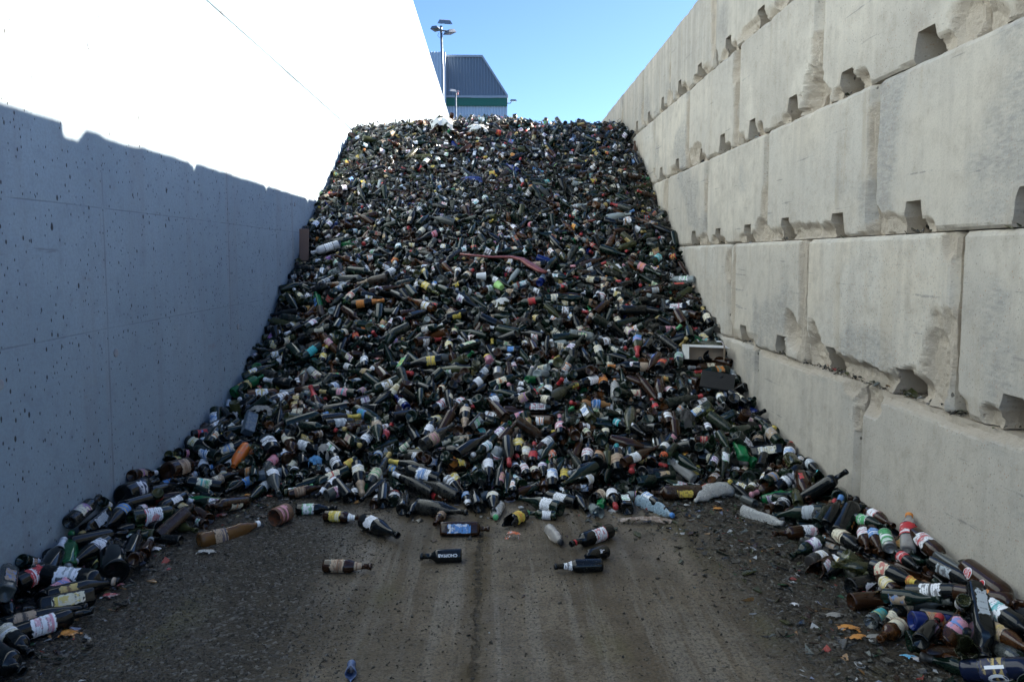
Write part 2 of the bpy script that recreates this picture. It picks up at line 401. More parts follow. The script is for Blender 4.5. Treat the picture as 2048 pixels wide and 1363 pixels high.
t = NT('foil_and_caps'); tint = t.attr('tint'); p = t.pos(); d1 = t.noise(p, 40, 4, .6)
t.set(Base_Color=t.mix(t.ramp(d1, .38, .75, .12, .7), tint, (.075, .065, .052)), Roughness=t.ramp(d1, .3, .7, .3, .6), Metallic=.15, Normal=t.bump(t.noise(p, 90, 3), .3, .002)); M_FOIL = t.m
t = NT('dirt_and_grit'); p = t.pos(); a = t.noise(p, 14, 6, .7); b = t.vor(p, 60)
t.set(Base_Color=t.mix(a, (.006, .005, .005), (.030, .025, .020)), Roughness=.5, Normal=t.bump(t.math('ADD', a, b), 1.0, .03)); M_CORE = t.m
t = NT('tinted_pieces'); p = t.pos(); a = t.noise(p, 60, 4, .6)
t.set(Base_Color=t.mix(t.ramp(a, .4, .8, .0, .6), t.attr('tint'), (.05, .044, .035)), Specular_IOR_Level=.4, Roughness=t.ramp(a, .3, .7, .12, .6)); M_SHARD = t.m
t = NT('stone_pieces'); p = t.pos(); a = t.noise(p, 90, 4, .6)
t.set(Base_Color=t.mix(t.ramp(a, .3, .8, .0, .5), t.attr('tint'), (.05, .042, .032)), Roughness=.8); M_STONE = t.m

# ================================================================== THE SETTING
g = MB(); n = 60
ys = np.concatenate([np.linspace(-4, 6, 26), np.linspace(9, 900, 12)]); xs = np.concatenate([np.linspace(-700, -6, 8), np.linspace(-4, 4, 21), np.linspace(6, 700, 8)])
gx, gy = np.meshgrid(xs, ys); gz = -.0 * gx
nx_ = len(xs); Fq = [(j*nx_+i, j*nx_+i+1, (j+1)*nx_+i+1, (j+1)*nx_+i) for j in range(len(ys)-1) for i in range(nx_-1)]
g.add(np.stack([gx.ravel(), gy.ravel(), gz.ravel()], 1), Fq)
link('ground', g.mesh('ground', [M_GROUND], True), kind='structure')

# left wall: two lifts of cast concrete with an open joint between them
w = MB(); wy0, wy1 = -3.0, 40.0; zj = 3.40
def wobble_slab(z0, z1, x):
    ny = 220; yv = np.linspace(wy0, wy1, ny)
    zt = z1 - (.004 + .010 * vnoise(yv * 3.1, yv * 0, 5)) if z1 < 5 else np.full(ny, z1)
    zb = np.full(ny, z0)
    V = []; e = .008
    for k in range(ny):
        y = yv[k]
        V += [(x, y, zb[k] + e), (x, y, zt[k] - e), (x - e, y, zt[k]), (x - .45, y, zt[k]), (x - .45, y, zb[k]), (x - e, y, zb[k])]
    F = [(k*6+i, (k+1)*6+i, (k+1)*6+(i+1) % 6, k*6+(i+1) % 6) for k in range(ny-1) for i in range(6)]
    F += [(5,4,3,2), (5,2,1,0), ((ny-1)*6, (ny-1)*6+1, (ny-1)*6+2, (ny-1)*6+5), ((ny-1)*6+2, (ny-1)*6+3, (ny-1)*6+4, (ny-1)*6+5)]
    w.add(V, [tuple(reversed(f)) for f in F])
wobble_slab(-.3, zj, XL); wobble_slab(zj + .004, 8.29, XL - .002)
t = NT('wall_joint_filler'); t.set(Base_Color=(.13, .12, .09), Roughness=.9)
wl = empty('concrete_wall', (XL, 4, 0), 'tall pale cast concrete wall on the left, its lower half in blue shade', 'wall')
o = link('wall_face', w.mesh('wall_face', [M_WALL], False)); o.parent = wl; o.location = (-XL, -4, 0)
M_PLUG = plain('plug_mortar', (.34, .34, .345), .8)
for (yy, zz) in ((3.33, .94), (4.35, .95), (6.42, .91), (8.35, 2.05), (4.2, 2.60)):
    q = MB(); q.tube([(XL - .01, yy, zz), (XL + .004, yy, zz), (XL + .006, yy, zz)], [.024, .024, .017], 20)
    q2 = link('tie_hole_plug', q.mesh('tie_hole_plug', [M_PLUG], False), wl); q2.location = (-XL, -4, 0)

# right wall: every block a thing
blocks = []
rows = [  # z0, joints from near to far
    (0.0, [-1.4, .15, 1.75, 2.50, 4.10, 5.75, 7.35, 8.95, 10.55, 12.15]),
    (0.8, [-1.5, .08, 1.68, 3.28, 4.88, 6.48, 8.08, 9.68, 11.28, 12.88]),
    (1.6, [-.8, .84, 2.44, 4.04, 5.65, 7.26, 8.90, 10.5, 12.1, 13.7]),
    (2.4, [-1.6, 0, 1.6, 3.20, 4.78, 6.34, 7.97, 9.60, 11.2, 12.8, 14.4]),
    (3.2, [-.95, .62, 2.22, 3.82, 5.42, 7.06, 8.80, 10.4, 12.0, 13.6, 15.2]),
]
# chips: (row, y, z in block, ry, rz, depth)
chips = [(4, 5.32, .10, .22, .30, .10), (4, 5.50, .80, .10, .12, .20), (4, 7.12, .5, .05, .55, .03), (3, 6.42, .72, .09, .25, .06), (3, 6.42, .35, .05, .5, .05),
         (3, 4.88, .08, .20, .22, .10), (3, 8.0, .4, .04, .5, .03), (2, 5.72, .05, .14, .14, .07), (2, 5.45, .03, .35, .07, .03), (2, 4.95, .04, .4, .07, .04),
         (1, 3.42, .16, .10, .30, .05), (1, 3.62, .05, .25, .10, .08), (1, 4.15, .04, .65, .08, .06), (1, 4.72, .08, .16, .17, .09), (1, 5.08, .20, .12, .12, .08), (1, 4.95, .45, .05, .7, .03),
         (0, 4.02, .72, .14, .12, .07), (0, 3.3, .80, 1.0, .055, .035), (0, 5.0, .80, .8, .05, .03), (0, 4.2, .78, .12, .07, .03), (1, 6.35, .5, .06, .5, .025), (2, 3.9, .03, .3, .08, .03),
         (4, 6.0, .05, .35, .07, .03), (4, 3.75, .75, .05, .10, .06), (4, 7.0, .80, .05, .05, .06), (4, 8.75, .8, .04, .05, .05), (3, 7.7, .06, .3, .12, .05), (4, 8.9, .1, .1, .1, .03), (1, 3.35, .75, .06, .12, .03),
         (4, 5.95, .80, .25, .025, .06), (4, 4.6, .80, .18, .03, .08), (3, 3.28, .1, .12, .14, .05), (2, 7.35, .04, .12, .08, .04), (2, 9.0, .5, .1, .4, .03), (2, 8.95, .1, .2, .12, .03)]
cname = ['bottom', 'second', 'third', 'fourth', 'top']
looks = {}
for ri, (z0, js) in enumerate(rows):
    for k in range(len(js) - 1):
        ya, yb = js[k] + .017, js[k+1] - .017
        if yb < .5: continue
        cell = .0125 if yb < 8 else .02
        ny = int((yb - ya) / cell); nz = int(.79 / cell)
        Y = np.linspace(ya, yb, ny + 1); Z = np.linspace(z0 + .004, z0 + .798, nz + 1)
        gy, gz = np.meshgrid(Y, Z); sd = ri * 17.3 + k * 5.1
        nzs = fbm(gy * 9, gz * 9, sd, 4); nf = fbm(gy * 30, gz * 30, sd + 3, 3); nzl = fbm(gy * 5, gz * 5, sd + 6, 3)
        ev = np.minimum(gy - ya, yb - gy); eh = np.minimum(gz - z0, z0 + .8 - gz); vb = .022 + .028 * hsh(ri, k, 4)
        cw = .018 + .022 * np.clip(nzs - .4, 0, 1) * 2
        D = np.clip(cw - eh, 0, 1) + np.clip(vb + (nzs - .4) * .02 - ev, 0, 1) * 1.25 + (nf - .47) * .003 + .004 * (hsh(ri, k, 3) - .5)
        rough_edge = np.clip(.10 - (gz - z0), 0, 1) * np.clip(fbm(gy * 2.2, gz * 2, sd + 8, 3) - .50, 0, 1) * 7 * nzs
        D = D + rough_edge; C = np.clip(rough_edge * 40, 0, 1)
        ext = []
        for qq in ([(ya + yb) / 2 - .4, (ya + yb) / 2 + .4] if yb - ya > 1.2 else []):
            for sgn in (-1, 1):
                h1 = hsh(qq, sgn, 3.3 + ri)
                if h1 < .75: ext.append((ri, qq + sgn * (.13 + .05 * h1), .015 + .03 * h1, .05 + .07 * hsh(qq, sgn, 5.1), .035 + .045 * hsh(qq, sgn, 8.2), .03 + .05 * h1))
        h1 = hsh(ri, k, 6.6); ext.append((ri, ya + .02, .1 + .6 * h1, .03 + .05 * hsh(ri, k, 1.1), .06 + .2 * hsh(ri, k, 1.9), .035)); ext.append((ri, yb - .03, .02, .06 + .12 * h1, .06 + .08 * hsh(ri, k, 2.9), .05))
        for (cr, cy, cz, ry, rz, dp) in chips + ext:
            if cr != ri: continue
            rr = np.sqrt(((gy - cy) / ry) ** 2 + ((gz - z0 - cz) / rz) ** 2) + (nzl - .47) * 1.3 + (nf - .47) * .35
            kk = np.clip((1 - rr) * 1.7, 0, 1)
            D = np.maximum(D, kk * dp * (.55 + .6 * nzl + .35 * nf)); C = np.maximum(C, np.clip(kk * 3, 0, 1))
        ym = (ya + yb) / 2; L_ = yb - ya
        no = [ym - .4, ym + .4] if L_ > 1.2 else [ym]
        gyo = gy.copy(); dyc = Y[1] - Y[0]
        for q in no:
            zr = Z - z0; nzr = vnoise(Z * 14, Z * 0 + q, sd); half = .112 - .045 * np.clip(zr / .15, 0, 1) + (nzr - .5) * .018; topz = .140 + (hsh(q, ri, 2) - .5) * .02
            for rI in range(nz + 1):
                if zr[rI] > topz: break
                el, er = q - half[rI], q + half[rI] * (.92)
                jl = int(math.floor((el - ya) / dyc)); jr = int(math.ceil((er - ya) / dyc))
                if jl < 2 or jr > ny - 2: continue
                gy[rI, jl] = el; gy[rI, jl + 1] = el + .003; gy[rI, jr] = er; gy[rI, jr - 1] = er - .003
                D[rI, jl + 1:jr] = .74
            wz = (gz - z0); ins = np.minimum(.13 - .055 * np.clip(wz / .15, 0, 1) - np.abs(gyo - q), topz - wz)
            C = np.maximum(C, np.clip(1 - np.abs(ins) / .035, 0, 1) * .5)
        lean = (hsh(ri, k, 9) - .5) * .012
        V = np.stack([XR + D + lean, gy, gz], 2).reshape(-1, 3); m_ = ny + 1
        ii = np.arange(nz)[:, None] * m_ + np.arange(ny)[None]
        F = np.stack([ii, ii + m_, ii + m_ + 1, ii + 1], 2).reshape(-1, 4)
        per = np.concatenate([np.arange(ny), ny + m_ * np.arange(nz), nz * m_ + ny - np.arange(ny), (nz - np.arange(nz)) * m_])
        bk = V[per].copy(); bk[:, 0] = XR + .8; nb = len(V); V = np.concatenate([V, bk]); npn = len(per); j = np.arange(npn)
        F2 = np.stack([per, np.roll(per, -1), nb + (j + 1) % npn, nb + j], 1)
        c0 = nb; c1 = nb + ny; c2 = nb + ny + nz; c3 = nb + 2 * ny + nz
        F = np.concatenate([F, F2, [[c0, c1, c2, c3]]])
        Cc = np.concatenate([C.reshape(-1), np.full(npn, .3)])
        V = V - np.array([XR + .4, ym, z0])
        me = new_mesh('concrete_block', V, F, [M_BLOCK], None, False)
        at = me.attributes.new('chip', 'FLOAT', 'POINT'); at.data.foreach_set('value', Cc.astype(np.float32))
        o = link('concrete_block', me); o.location = (XR + .4, ym, z0)
        uu = proj([(XR, max(ym, 2.3), z0 + .4)])[0]
        blocks.append((ri, ym, o)); o['_far'] = yb
for ri in range(5):
    allb = sorted([b for b in blocks if b[0] == ri], key=lambda b: b[1]); lim = 2.95
    for kk, (r, ym, o) in enumerate([b for b in allb if b[2]['_far'] <= lim]): tag(o, 'concrete block beside the photographer, %s course, %s of those out of frame' % (cname[r], ['first', 'second', 'third'][kk]), 'concrete block', 'concrete blocks stacked as the right wall')
    vis = [b for b in allb if b[2]['_far'] > lim]
    for b in allb: del b[2]['_far']
    nt = [0, 0, 0, 0, 0]
    ordw = ['nearest', 'second', 'third', 'fourth', 'fifth', 'sixth', 'seventh', 'eighth', 'ninth', 'tenth', 'eleventh', 'twelfth']
    for k, (r, ym, o) in enumerate(vis):
        extra = {(1, 4.08): 'with big dark grey stain', (1, 5.68): 'with bottle in its notch', (2, 3.24): 'speckled with orange and dark stone',
                 (3, 5.56): 'with a broken lower corner', (4, 6.24): 'with a broken lower corner', (2, 4.85): 'with thin dark scratches', (0, 3.3): 'whose upper edge is worn and pink', (0, 4.92): 'with brushed grey stain',
                 (3, 7.15): 'with a chipped vertical edge', (4, 9.6): 'paler than its neighbours'}
        ex = next((v for (rr, yy), v in extra.items() if rr == r and abs(yy - ym) < .3), 'with fork notches underneath')
        where = '%s from the camera in the %s course' % (ordw[k], cname[r])
        tag(o, 'block %s, %s' % (ex, where), 'concrete block', 'concrete blocks stacked as the right wall')

# far buildings and lamp masts
M_CL1 = plain('blue_grey_cladding', (.17, .21, .26), .55, 0, .1, 3)
M_CL2 = plain('pale_cladding', (.50, .58, .66), .5, 0, .08, 3)
M_GREEN = plain('green_fascia', (.012, .13, .085), .5, 0, .15, 2)
M_TRIM = plain('grey_trim', (.34, .38, .42), .5, 0, .1, 5)
M_STEEL = plain('galvanised_steel', (.22, .25, .28), .45, .5, .15, 8)
M_LAMPG = plain('lamp_glass', (.62, .66, .68), .2, 0, .1, 8)
BD = 60.0; k_ = BD / FPX
def bx(u): return (u - 987) * k_
def bz(v): return CAMZ + (513 - v) * k_
def ribbed(x0, x1, z0, z1, y, pitch=.227, dep=.05, cut=None):
    """trapezoid ribbed sheet facing -y; cut=(xa,za,xb,zb) slopes the top right edge"""
    V = []; F = []; x = x0; prof = []
    while x < x1:
        for (dx, d) in ((0, 0), (.35, 0), (.45, dep), (.90, dep)): 
            if x + dx * pitch < x1: prof.append((x + dx * pitch, d))
        x += pitch
    prof.append((x1, 0))
    for (xx, d) in prof:
        zt = z1
        if cut and xx > cut[0]: zt = cut[1] + (cut[3] - cut[1]) * (xx - cut[0]) / (cut[2] - cut[0])
        V += [(xx, y - dep + d, z0), (xx, y - dep + d, max(zt, z0 + .01))]
    for i in range(len(prof) - 1): F.append((2*i, 2*i+2, 2*i+3, 2*i+1))
    return V, F
bl = empty('warehouse', (bx(960), BD, 0), 'blue grey ribbed metal warehouse with green band, sloping right roof edge, behind the heap', 'building')
off = (-bx(960), -BD, 0)
def bpart(name, mb, mats, par=bl, smooth=False):
    o = link(name, mb.mesh(name, mats, smooth), par); o.location = off; return o
xR_, xP, xT = bx(1014), bx(894), bx(965)
m = MB(); m.add(*ribbed(xP, xR_ , bz(199), bz(125), BD, cut=(xT, bz(125), xR_, bz(199)))); bpart('upper_cladding', m, [M_CL1])
m = MB(); m.box((xP, BD + .02, bz(198)), (xT - 1, BD + 9, bz(124)), 0)
bpart('roof_body', m, [M_CL1])
m = MB()  # sloping verge trim and top trim
m.add([(xP, BD - .12, bz(125)), (xT, BD - .12, bz(125)), (xT, BD + 9, bz(125)), (xP, BD + 9, bz(125)), (xP, BD - .12, bz(121)), (xT + .05, BD - .12, bz(121)), (xT + .05, BD + 9, bz(121)), (xP, BD + 9, bz(121))],
      [(0,1,5,4), (4,5,6,7), (0,3,2,1)])
m.add([(xT, BD - .12, bz(125)), (xR_, BD - .12, bz(200)), (xR_ + .1, BD - .12, bz(198)), (xT + .05, BD - .12, bz(121)), (xT, BD + 9, bz(125)), (xR_, BD + 9, bz(200)), (xR_ + .1, BD + 9, bz(198)), (xT + .05, BD + 9, bz(121))],
      [(0,1,2,3), (3,2,6,7), (1,5,6,2), (0,4,5,1)])
m.box((xP, BD - .16, bz(203)), (xR_ + .08, BD - .10, bz(199)))
bpart('roof_trim', m, [M_TRIM])
m = MB(); m.box((xP, BD - .08, bz(218.5)), (xR_ + .03, BD + 9, bz(203))); bpart('green_band', m, [M_GREEN])
m = MB(); m.add(*ribbed(xP - 4, xR_ - .05, 0, bz(218.5), BD + .08)); bpart('lower_cladding', m, [M_CL2])
m = MB(); m.box((xR_ - .05, BD, 0), (xR_ + .02, BD + 9, bz(218.7))); bpart('corner_trim', m, [M_CL2])
m = MB(); m.add(*ribbed(xP - 9, xP - .02, 0, bz(121), BD - .9)); m.box((xP - .03, BD - .95, 0), (xP + .04, BD + 5, bz(120.5)), 0)
bl2 = empty('silo_tower', (bx(870), BD - 1, 0), 'pale ribbed metal tower cut off by the left wall, beside the warehouse', 'building')
o = link('tower_cladding', m.mesh('tower_cladding', [M_CL2]), bl2); o.location = (-bx(870), -(BD - 1), 0)

def head(par, loc, yaw, tilt, s=1.0):
    q = MB(); M = Matrix.Rotation(yaw, 4, 'Z') @ Matrix.Rotation(tilt, 4, 'X')
    V = np.array([(-.42,-.3,0),(.42,-.3,0),(.42,.3,0),(-.42,.3,0),(-.30,-.18,.2),(.30,-.18,.2),(.30,.2,.24),(-.30,.2,.24)], float) * s
    V = V @ np.array(M.to_3x3()).T
    q.add(V + np.array(loc), [(0,3,2,1),(4,5,6,7),(0,1,5,4),(1,2,6,5),(2,3,7,6),(3,0,4,7)])
    o = link('floodlight', q.mesh('floodlight', [M_STEEL]), par)
    q = MB(); V = np.array([(-.36,-.25,-.012),(.36,-.25,-.012),(.36,.25,-.012),(-.36,.25,-.012)], float) * s; V = V @ np.array(M.to_3x3()).T
    q.add(V + np.array(loc), [(0,3,2,1)])
    link('lamp_glass', q.mesh('lamp_glass', [M_LAMPG]), o)
    return o
LD = 45.0; kl = LD / FPX
def lx(u): return (u - 987) * kl
def lz(v): return CAMZ + (513 - v) * kl
ma = empty('light_mast', (lx(889), LD, 0), 'tall grey steel mast with three floodlights, left of the warehouse', 'light mast', 'lamps above the heap')
q = MB(); q.tube([(0, 0, 0), (-.02, 0, lz(150)), (-.09, 0, lz(70))], [.10, .08, .065], 12); link('pole', q.mesh('pole', [M_STEEL], True), ma)
q = MB(); q.tube([(-.48, 0, lz(73)), (.48, -.1, lz(77))], .045, 8); q.tube([(-.09, 0, lz(78)), (-.09, -.1, lz(66))], .07, 8); link('crossbar', q.mesh('crossbar', [M_STEEL], True), ma)
head(ma, (.14, -.25, lz(64)), .2, .25, .95); head(ma, (-.38, .1, lz(72)), 1.2, -.1, .75); head(ma, (.40, 0, lz(80)), -1.0, .15, .85)
q = MB(); q.tube([(-.2, -.1, lz(79)), (-.28, -.12, lz(85)), (-.18, -.12, lz(89)), (-.08, -.1, lz(86))], .012, 6); link('cable', q.mesh('cable', [M_CL1], True), ma)
ld2 = 38.0; k2 = ld2 / FPX
mb_ = empty('light_mast', ((915 - 987) * k2, ld2, 0), 'small grey lamp mast with a twin head in front of the green band', 'light mast', 'lamps above the heap')
q = MB(); q.tube([(0, 0, 0), (-.03, 0, CAMZ + (513 - 194) * k2)], [.055, .04], 10); link('pole', q.mesh('pole', [M_STEEL], True), mb_)
zt = CAMZ + (513 - 192) * k2
head(mb_, (-.18, -.1, zt + .02), .4, .2, .42); head(mb_, (.05, 0, zt - .02), -1.2, .3, .3)
M_PINK = plain('red_lens', (.5, .2, .2), .4)
q = MB(); q.box((.04, -.1, zt - .14), (.10, -.02, zt + .06), 0, .01); link('warning_lamp', q.mesh('warning_lamp', [M_PINK]), mb_)
wlmp = empty('wall_lamp', (bx(1015), BD, bz(213)), 'small grey lamp on a bracket at the right corner of the warehouse', 'lamp')
q = MB(); q.tube([(.0, 0, 0), (.22, -.05, 0), (.32, -.05, .12)], .035, 8); link('bracket', q.mesh('bracket', [M_STEEL], True), wlmp)
head(wlmp, (.45, -.05, .16), .1, .1, .62)

# ================================================================== BOTTLES
# profile: (z, r) outside from the punt to the lip, metres; foil: z from which the neck sleeve runs; label: z range, half angle
def prof(body_r, body_h, sh_h, neck_r, L, kind='b', lip=.002):
    p = [(.018, .0004), (.012, body_r * .45), (.002, body_r * .78), (0, body_r * .88), (.003, body_r * .97), (.010, body_r), (body_h * .5, body_r), (body_h, body_r)]
    for k in range(1, 7):
        a = k / 6
        if kind == 'b': r = neck_r + (body_r - neck_r) * math.sqrt(max(0, 1 - a * a)) if a < 1 else neck_r
        elif kind == 's': r = neck_r + (body_r - neck_r) * (1 - a) ** 1.25 * (1 + .35 * a)
        else: r = neck_r + (body_r - neck_r) * .5 * (1 + math.cos(math.pi * a))
        p.append((body_h + sh_h * a, r))
    lz = L - .018
    p += [(lz - .001, neck_r * .96), (lz, neck_r + lip), (L - .006, neck_r + lip), (L - .002, neck_r + lip * .6), (L, neck_r * .9), (L - .003, neck_r * .72), (L - .03, neck_r * .66), (L - .04, .0004)]
    return p
TY = {  # name: (profile, label z0,z1, half angle, foil start, roundness exponent, flatten, capsule radius factor)
 'wine':   (prof(.0375, .185, .040, .0142, .300, 'b'), .060, .150, 1.35, .240, 2, 1),
 'slope':  (prof(.0410, .155, .085, .0145, .298, 's'), .045, .120, 1.15, .235, 2, 1),
 'fizz':   (prof(.0440, .150, .100, .0155, .315, 's', .003), .050, .130, 1.15, .200, 2, 1),
 'slim':   (prof(.0355, .170, .110, .0140, .325, 's'), .055, .135, 1.2, .265, 2, 1),
 'beer':   (prof(.0305, .125, .050, .0130, .232, 's'), .035, .105, 1.6, .190, 2, 1),
 'stubby': (prof(.0320, .118, .038, .0135, .205, 'c'), .030, .095, 1.6, .180, 2, 1),
 'flask':  (prof(.0385, .195, .020, .0130, .265, 'b'), .040, .165, .62, .235, 5, 1),
 'flat':   (prof(.0480, .160, .035, .0140, .240, 'b'), .035, .135, .50, .212, 5, .55),
 'litre':  (prof(.0460, .200, .050, .0150, .310, 'b'), .060, .160, 1.3, .270, 2, 1),
 'mini':   (prof(.0260, .100, .035, .0120, .180, 'c'), .028, .080, 1.5, .155, 2, 1),
 'jug':    (prof(.0620, .180, .070, .0200, .330, 'c'), .060, .150, .9, .290, 2, 1),
 'jar':    ([(.006, .0004), (.004, .025), (0, .034), (.004, .038), (.05, .039), (.095, .039), (.106, .034), (.110, .032), (.125, .0325), (.128, .031), (.126, .029), (.10, .030), (.03, .031), (.02, .0004)], .025, .085, 1.7, .109, 2, 1),
 'stump':  ([(.018, .0004), (.012, .017), (.002, .029), (0, .033), (.003, .0365), (.010, .0375), (.06, .0375), (.12, .0375), (.155, .0375), (.155, .0345), (.12, .0345), (.06, .0345), (.014, .034), (.012, .0004)], .045, .115, 1.2, None, 2, 1),
}
WORDS = dict(wine='wine bottle', slope='round-shouldered wine bottle', fizz='sparkling wine bottle', slim='slim wine bottle', beer='beer bottle', stubby='stubby beer bottle', flask='square bottle',
             flat='flat square bottle', litre='large bottle', mini='small bottle', jug='big jug bottle', jar='glass jar', stump='broken bottle')
NAMES = dict(wine='wine_bottle', slope='wine_bottle', fizz='sparkling_wine_bottle', slim='wine_bottle', beer='beer_bottle', stubby='beer_bottle', flask='square_bottle', flat='square_bottle', litre='large_bottle', mini='small_bottle', jug='jug_bottle', jar='glass_jar', stump='broken_bottle')
def ringr(th, n, fl):
    c, s_ = np.cos(th), np.sin(th)
    if n == 2: return c, s_ * fl
    k = (np.abs(c) ** n + np.abs(s_) ** n) ** (-1 / n) * .93
    return c * k, s_ * k * fl
def lathe(pr, seg, n=2, fl=1, rmin=.02, jag=None):
    pr = np.array(pr); th = np.linspace(0, 2 * np.pi, seg, endpoint=False)
    cx, cy = ringr(th, n, fl); c2, s2 = np.cos(th), np.sin(th)
    V = []
    for z, r in pr:
        if n != 2 and r > rmin: V.append(np.stack([cx * r, cy * r, np.full(seg, z)], 1))
        else: V.append(np.stack([c2 * r, s2 * r, np.full(seg, z)], 1))
    V = np.concatenate(V); m = len(pr)
    i = np.arange(m - 1)[:, None] * seg; k = np.arange(seg)[None]; k1 = (k + 1) % seg
    F = np.stack([i + k, i + k1, i + seg + k1, i + seg + k], 2).reshape(-1, 4)
    return V, F
def simp(pr, lvl):
    if lvl >= 20: return pr
    if lvl >= 14: return pr[:3] + pr[3:5] + pr[5:6] + pr[7:]
    keep = [q for i, q in enumerate(pr) if i not in (1, 4, 6, 9, 11)]
    return keep
def label_patch(ty, seg, flip=0.0, short=1.0):
    pr, z0, z1, ha, fo, n, fl = TY[ty]
    rb = max(r for z, r in pr if z0 - .02 <= z <= z1 + .02) * 1.012 + .0004
    ns = max(4, seg // 2); nz = 3 if seg > 16 else 1
    ha = ha * short
    th = np.linspace(-ha, ha, ns + 1) + flip; zz = np.linspace(z0, z1, nz + 1)
    cx, cy = ringr(th, n, fl); V = []; C = []
    zs = np.array([q[0] for q in pr]); rs = np.array([q[1] for q in pr]); top = np.argmax(zs); zs, rs = zs[4:top + 1], rs[4:top + 1]
    for j, z in enumerate(zz):
        r = np.interp(z, zs, rs) * 1.008 + .0005
        V.append(np.stack([cx * r, cy * r, np.full(ns + 1, z)], 1)); C.append(np.stack([np.full(ns + 1, j / nz), np.linspace(0, 1, ns + 1), np.zeros(ns + 1)], 1))
    V = np.concatenate(V); C = np.concatenate(C); m = ns + 1
    F = np.array([(j*m+k, j*m+k+1, (j+1)*m+k+1, (j+1)*m+k) for j in range(nz) for k in range(ns)])
    return V, F, C
def foil_sleeve(ty, seg, z0=None):
    pr, _, _, _, fo, n, fl = TY[ty]
    if fo is None: return None
    zs = np.array([q[0] for q in pr]); rs = np.array([q[1] for q in pr]); top = int(np.argmax(zs)); L = zs[top]
    z0 = fo if z0 is None else z0
    zz = [z0] + [z for z in zs[:top + 1] if z > z0 + .004] ; q = [(z, float(np.interp(z, zs[:top + 1][6:], rs[:top + 1][6:])) + .0011) for z in zz]
    q = q + [(L + .0015, q[-1][1] * .9), (L + .0016, .0004)]
    return lathe(q, max(8, int(seg * .7)), 2, 1)
def TL(ty): return max(z for z, r in TY[ty][0])
def TR(ty): return max(r for z, r in TY[ty][0]) * (.9 if TY[ty][5] != 2 else 1)

GL = dict(black=(.006, .007, .007), green=(.010, .020, .010), darkgreen=(.006, .014, .009), brown=(.030, .012, .005), amber=(.075, .028, .008), olive=(.045, .048, .018),
          bright=(.010, .110, .035), clear=(.30, .33, .32), blue=(.008, .020, .12), grey=(.07, .075, .07))
LB = dict(white=(.88, .87, .88), cream=(.78, .70, .52), yellow=(.70, .52, .08), red=(.52, .03, .035), blue=(.10, .28, .62), orange=(.70, .24, .04), green=(.10, .42, .16), pink=(.68, .30, .36),
          teal=(.05, .45, .47), gold=(.55, .40, .14), silver=(.42, .45, .47), tan=(.42, .30, .20), black=(.02, .02, .022), brown=(.20, .10, .05), purple=(.30, .10, .34), navy=(.012, .02, .07), skin=(.60, .45, .33))
def label_objs(parent, ty, lab, ink, seed, tear=.1, back=True, seg=24, short=1.0, flip=0.0, nm='label'):
    V, F, C = label_patch(ty, seg, flip, short); C[:, 2] = seed
    me = new_mesh(nm, V, F, [M_LABEL], None, True, dict(tint=np.tile([*LB[lab], tear], (len(V), 1)), ink=np.tile([*LB[ink], 1], (len(V), 1)), lc=C))
    return link(nm, me, parent)
def orient(p, d, roll=0.0, face=None):
    """matrix with local z along d, local x (label side) turned towards `face`"""
    d = Vector(d).normalized(); c = Vector(face) if face is not None else (Vector((0, 0, CAMZ)) - Vector(p))
    c = (c - d * c.dot(d))
    if c.length < 1e-3: c = Vector((0, 0, 1)).cross(d)
    c.normalize(); y = d.cross(c).normalized(); x = y.cross(d).normalized()
    M = Matrix((x, y, d)).transposed().to_4x4() @ Matrix.Rotation(roll, 4, 'Z')
    M.translation = Vector(p); return M
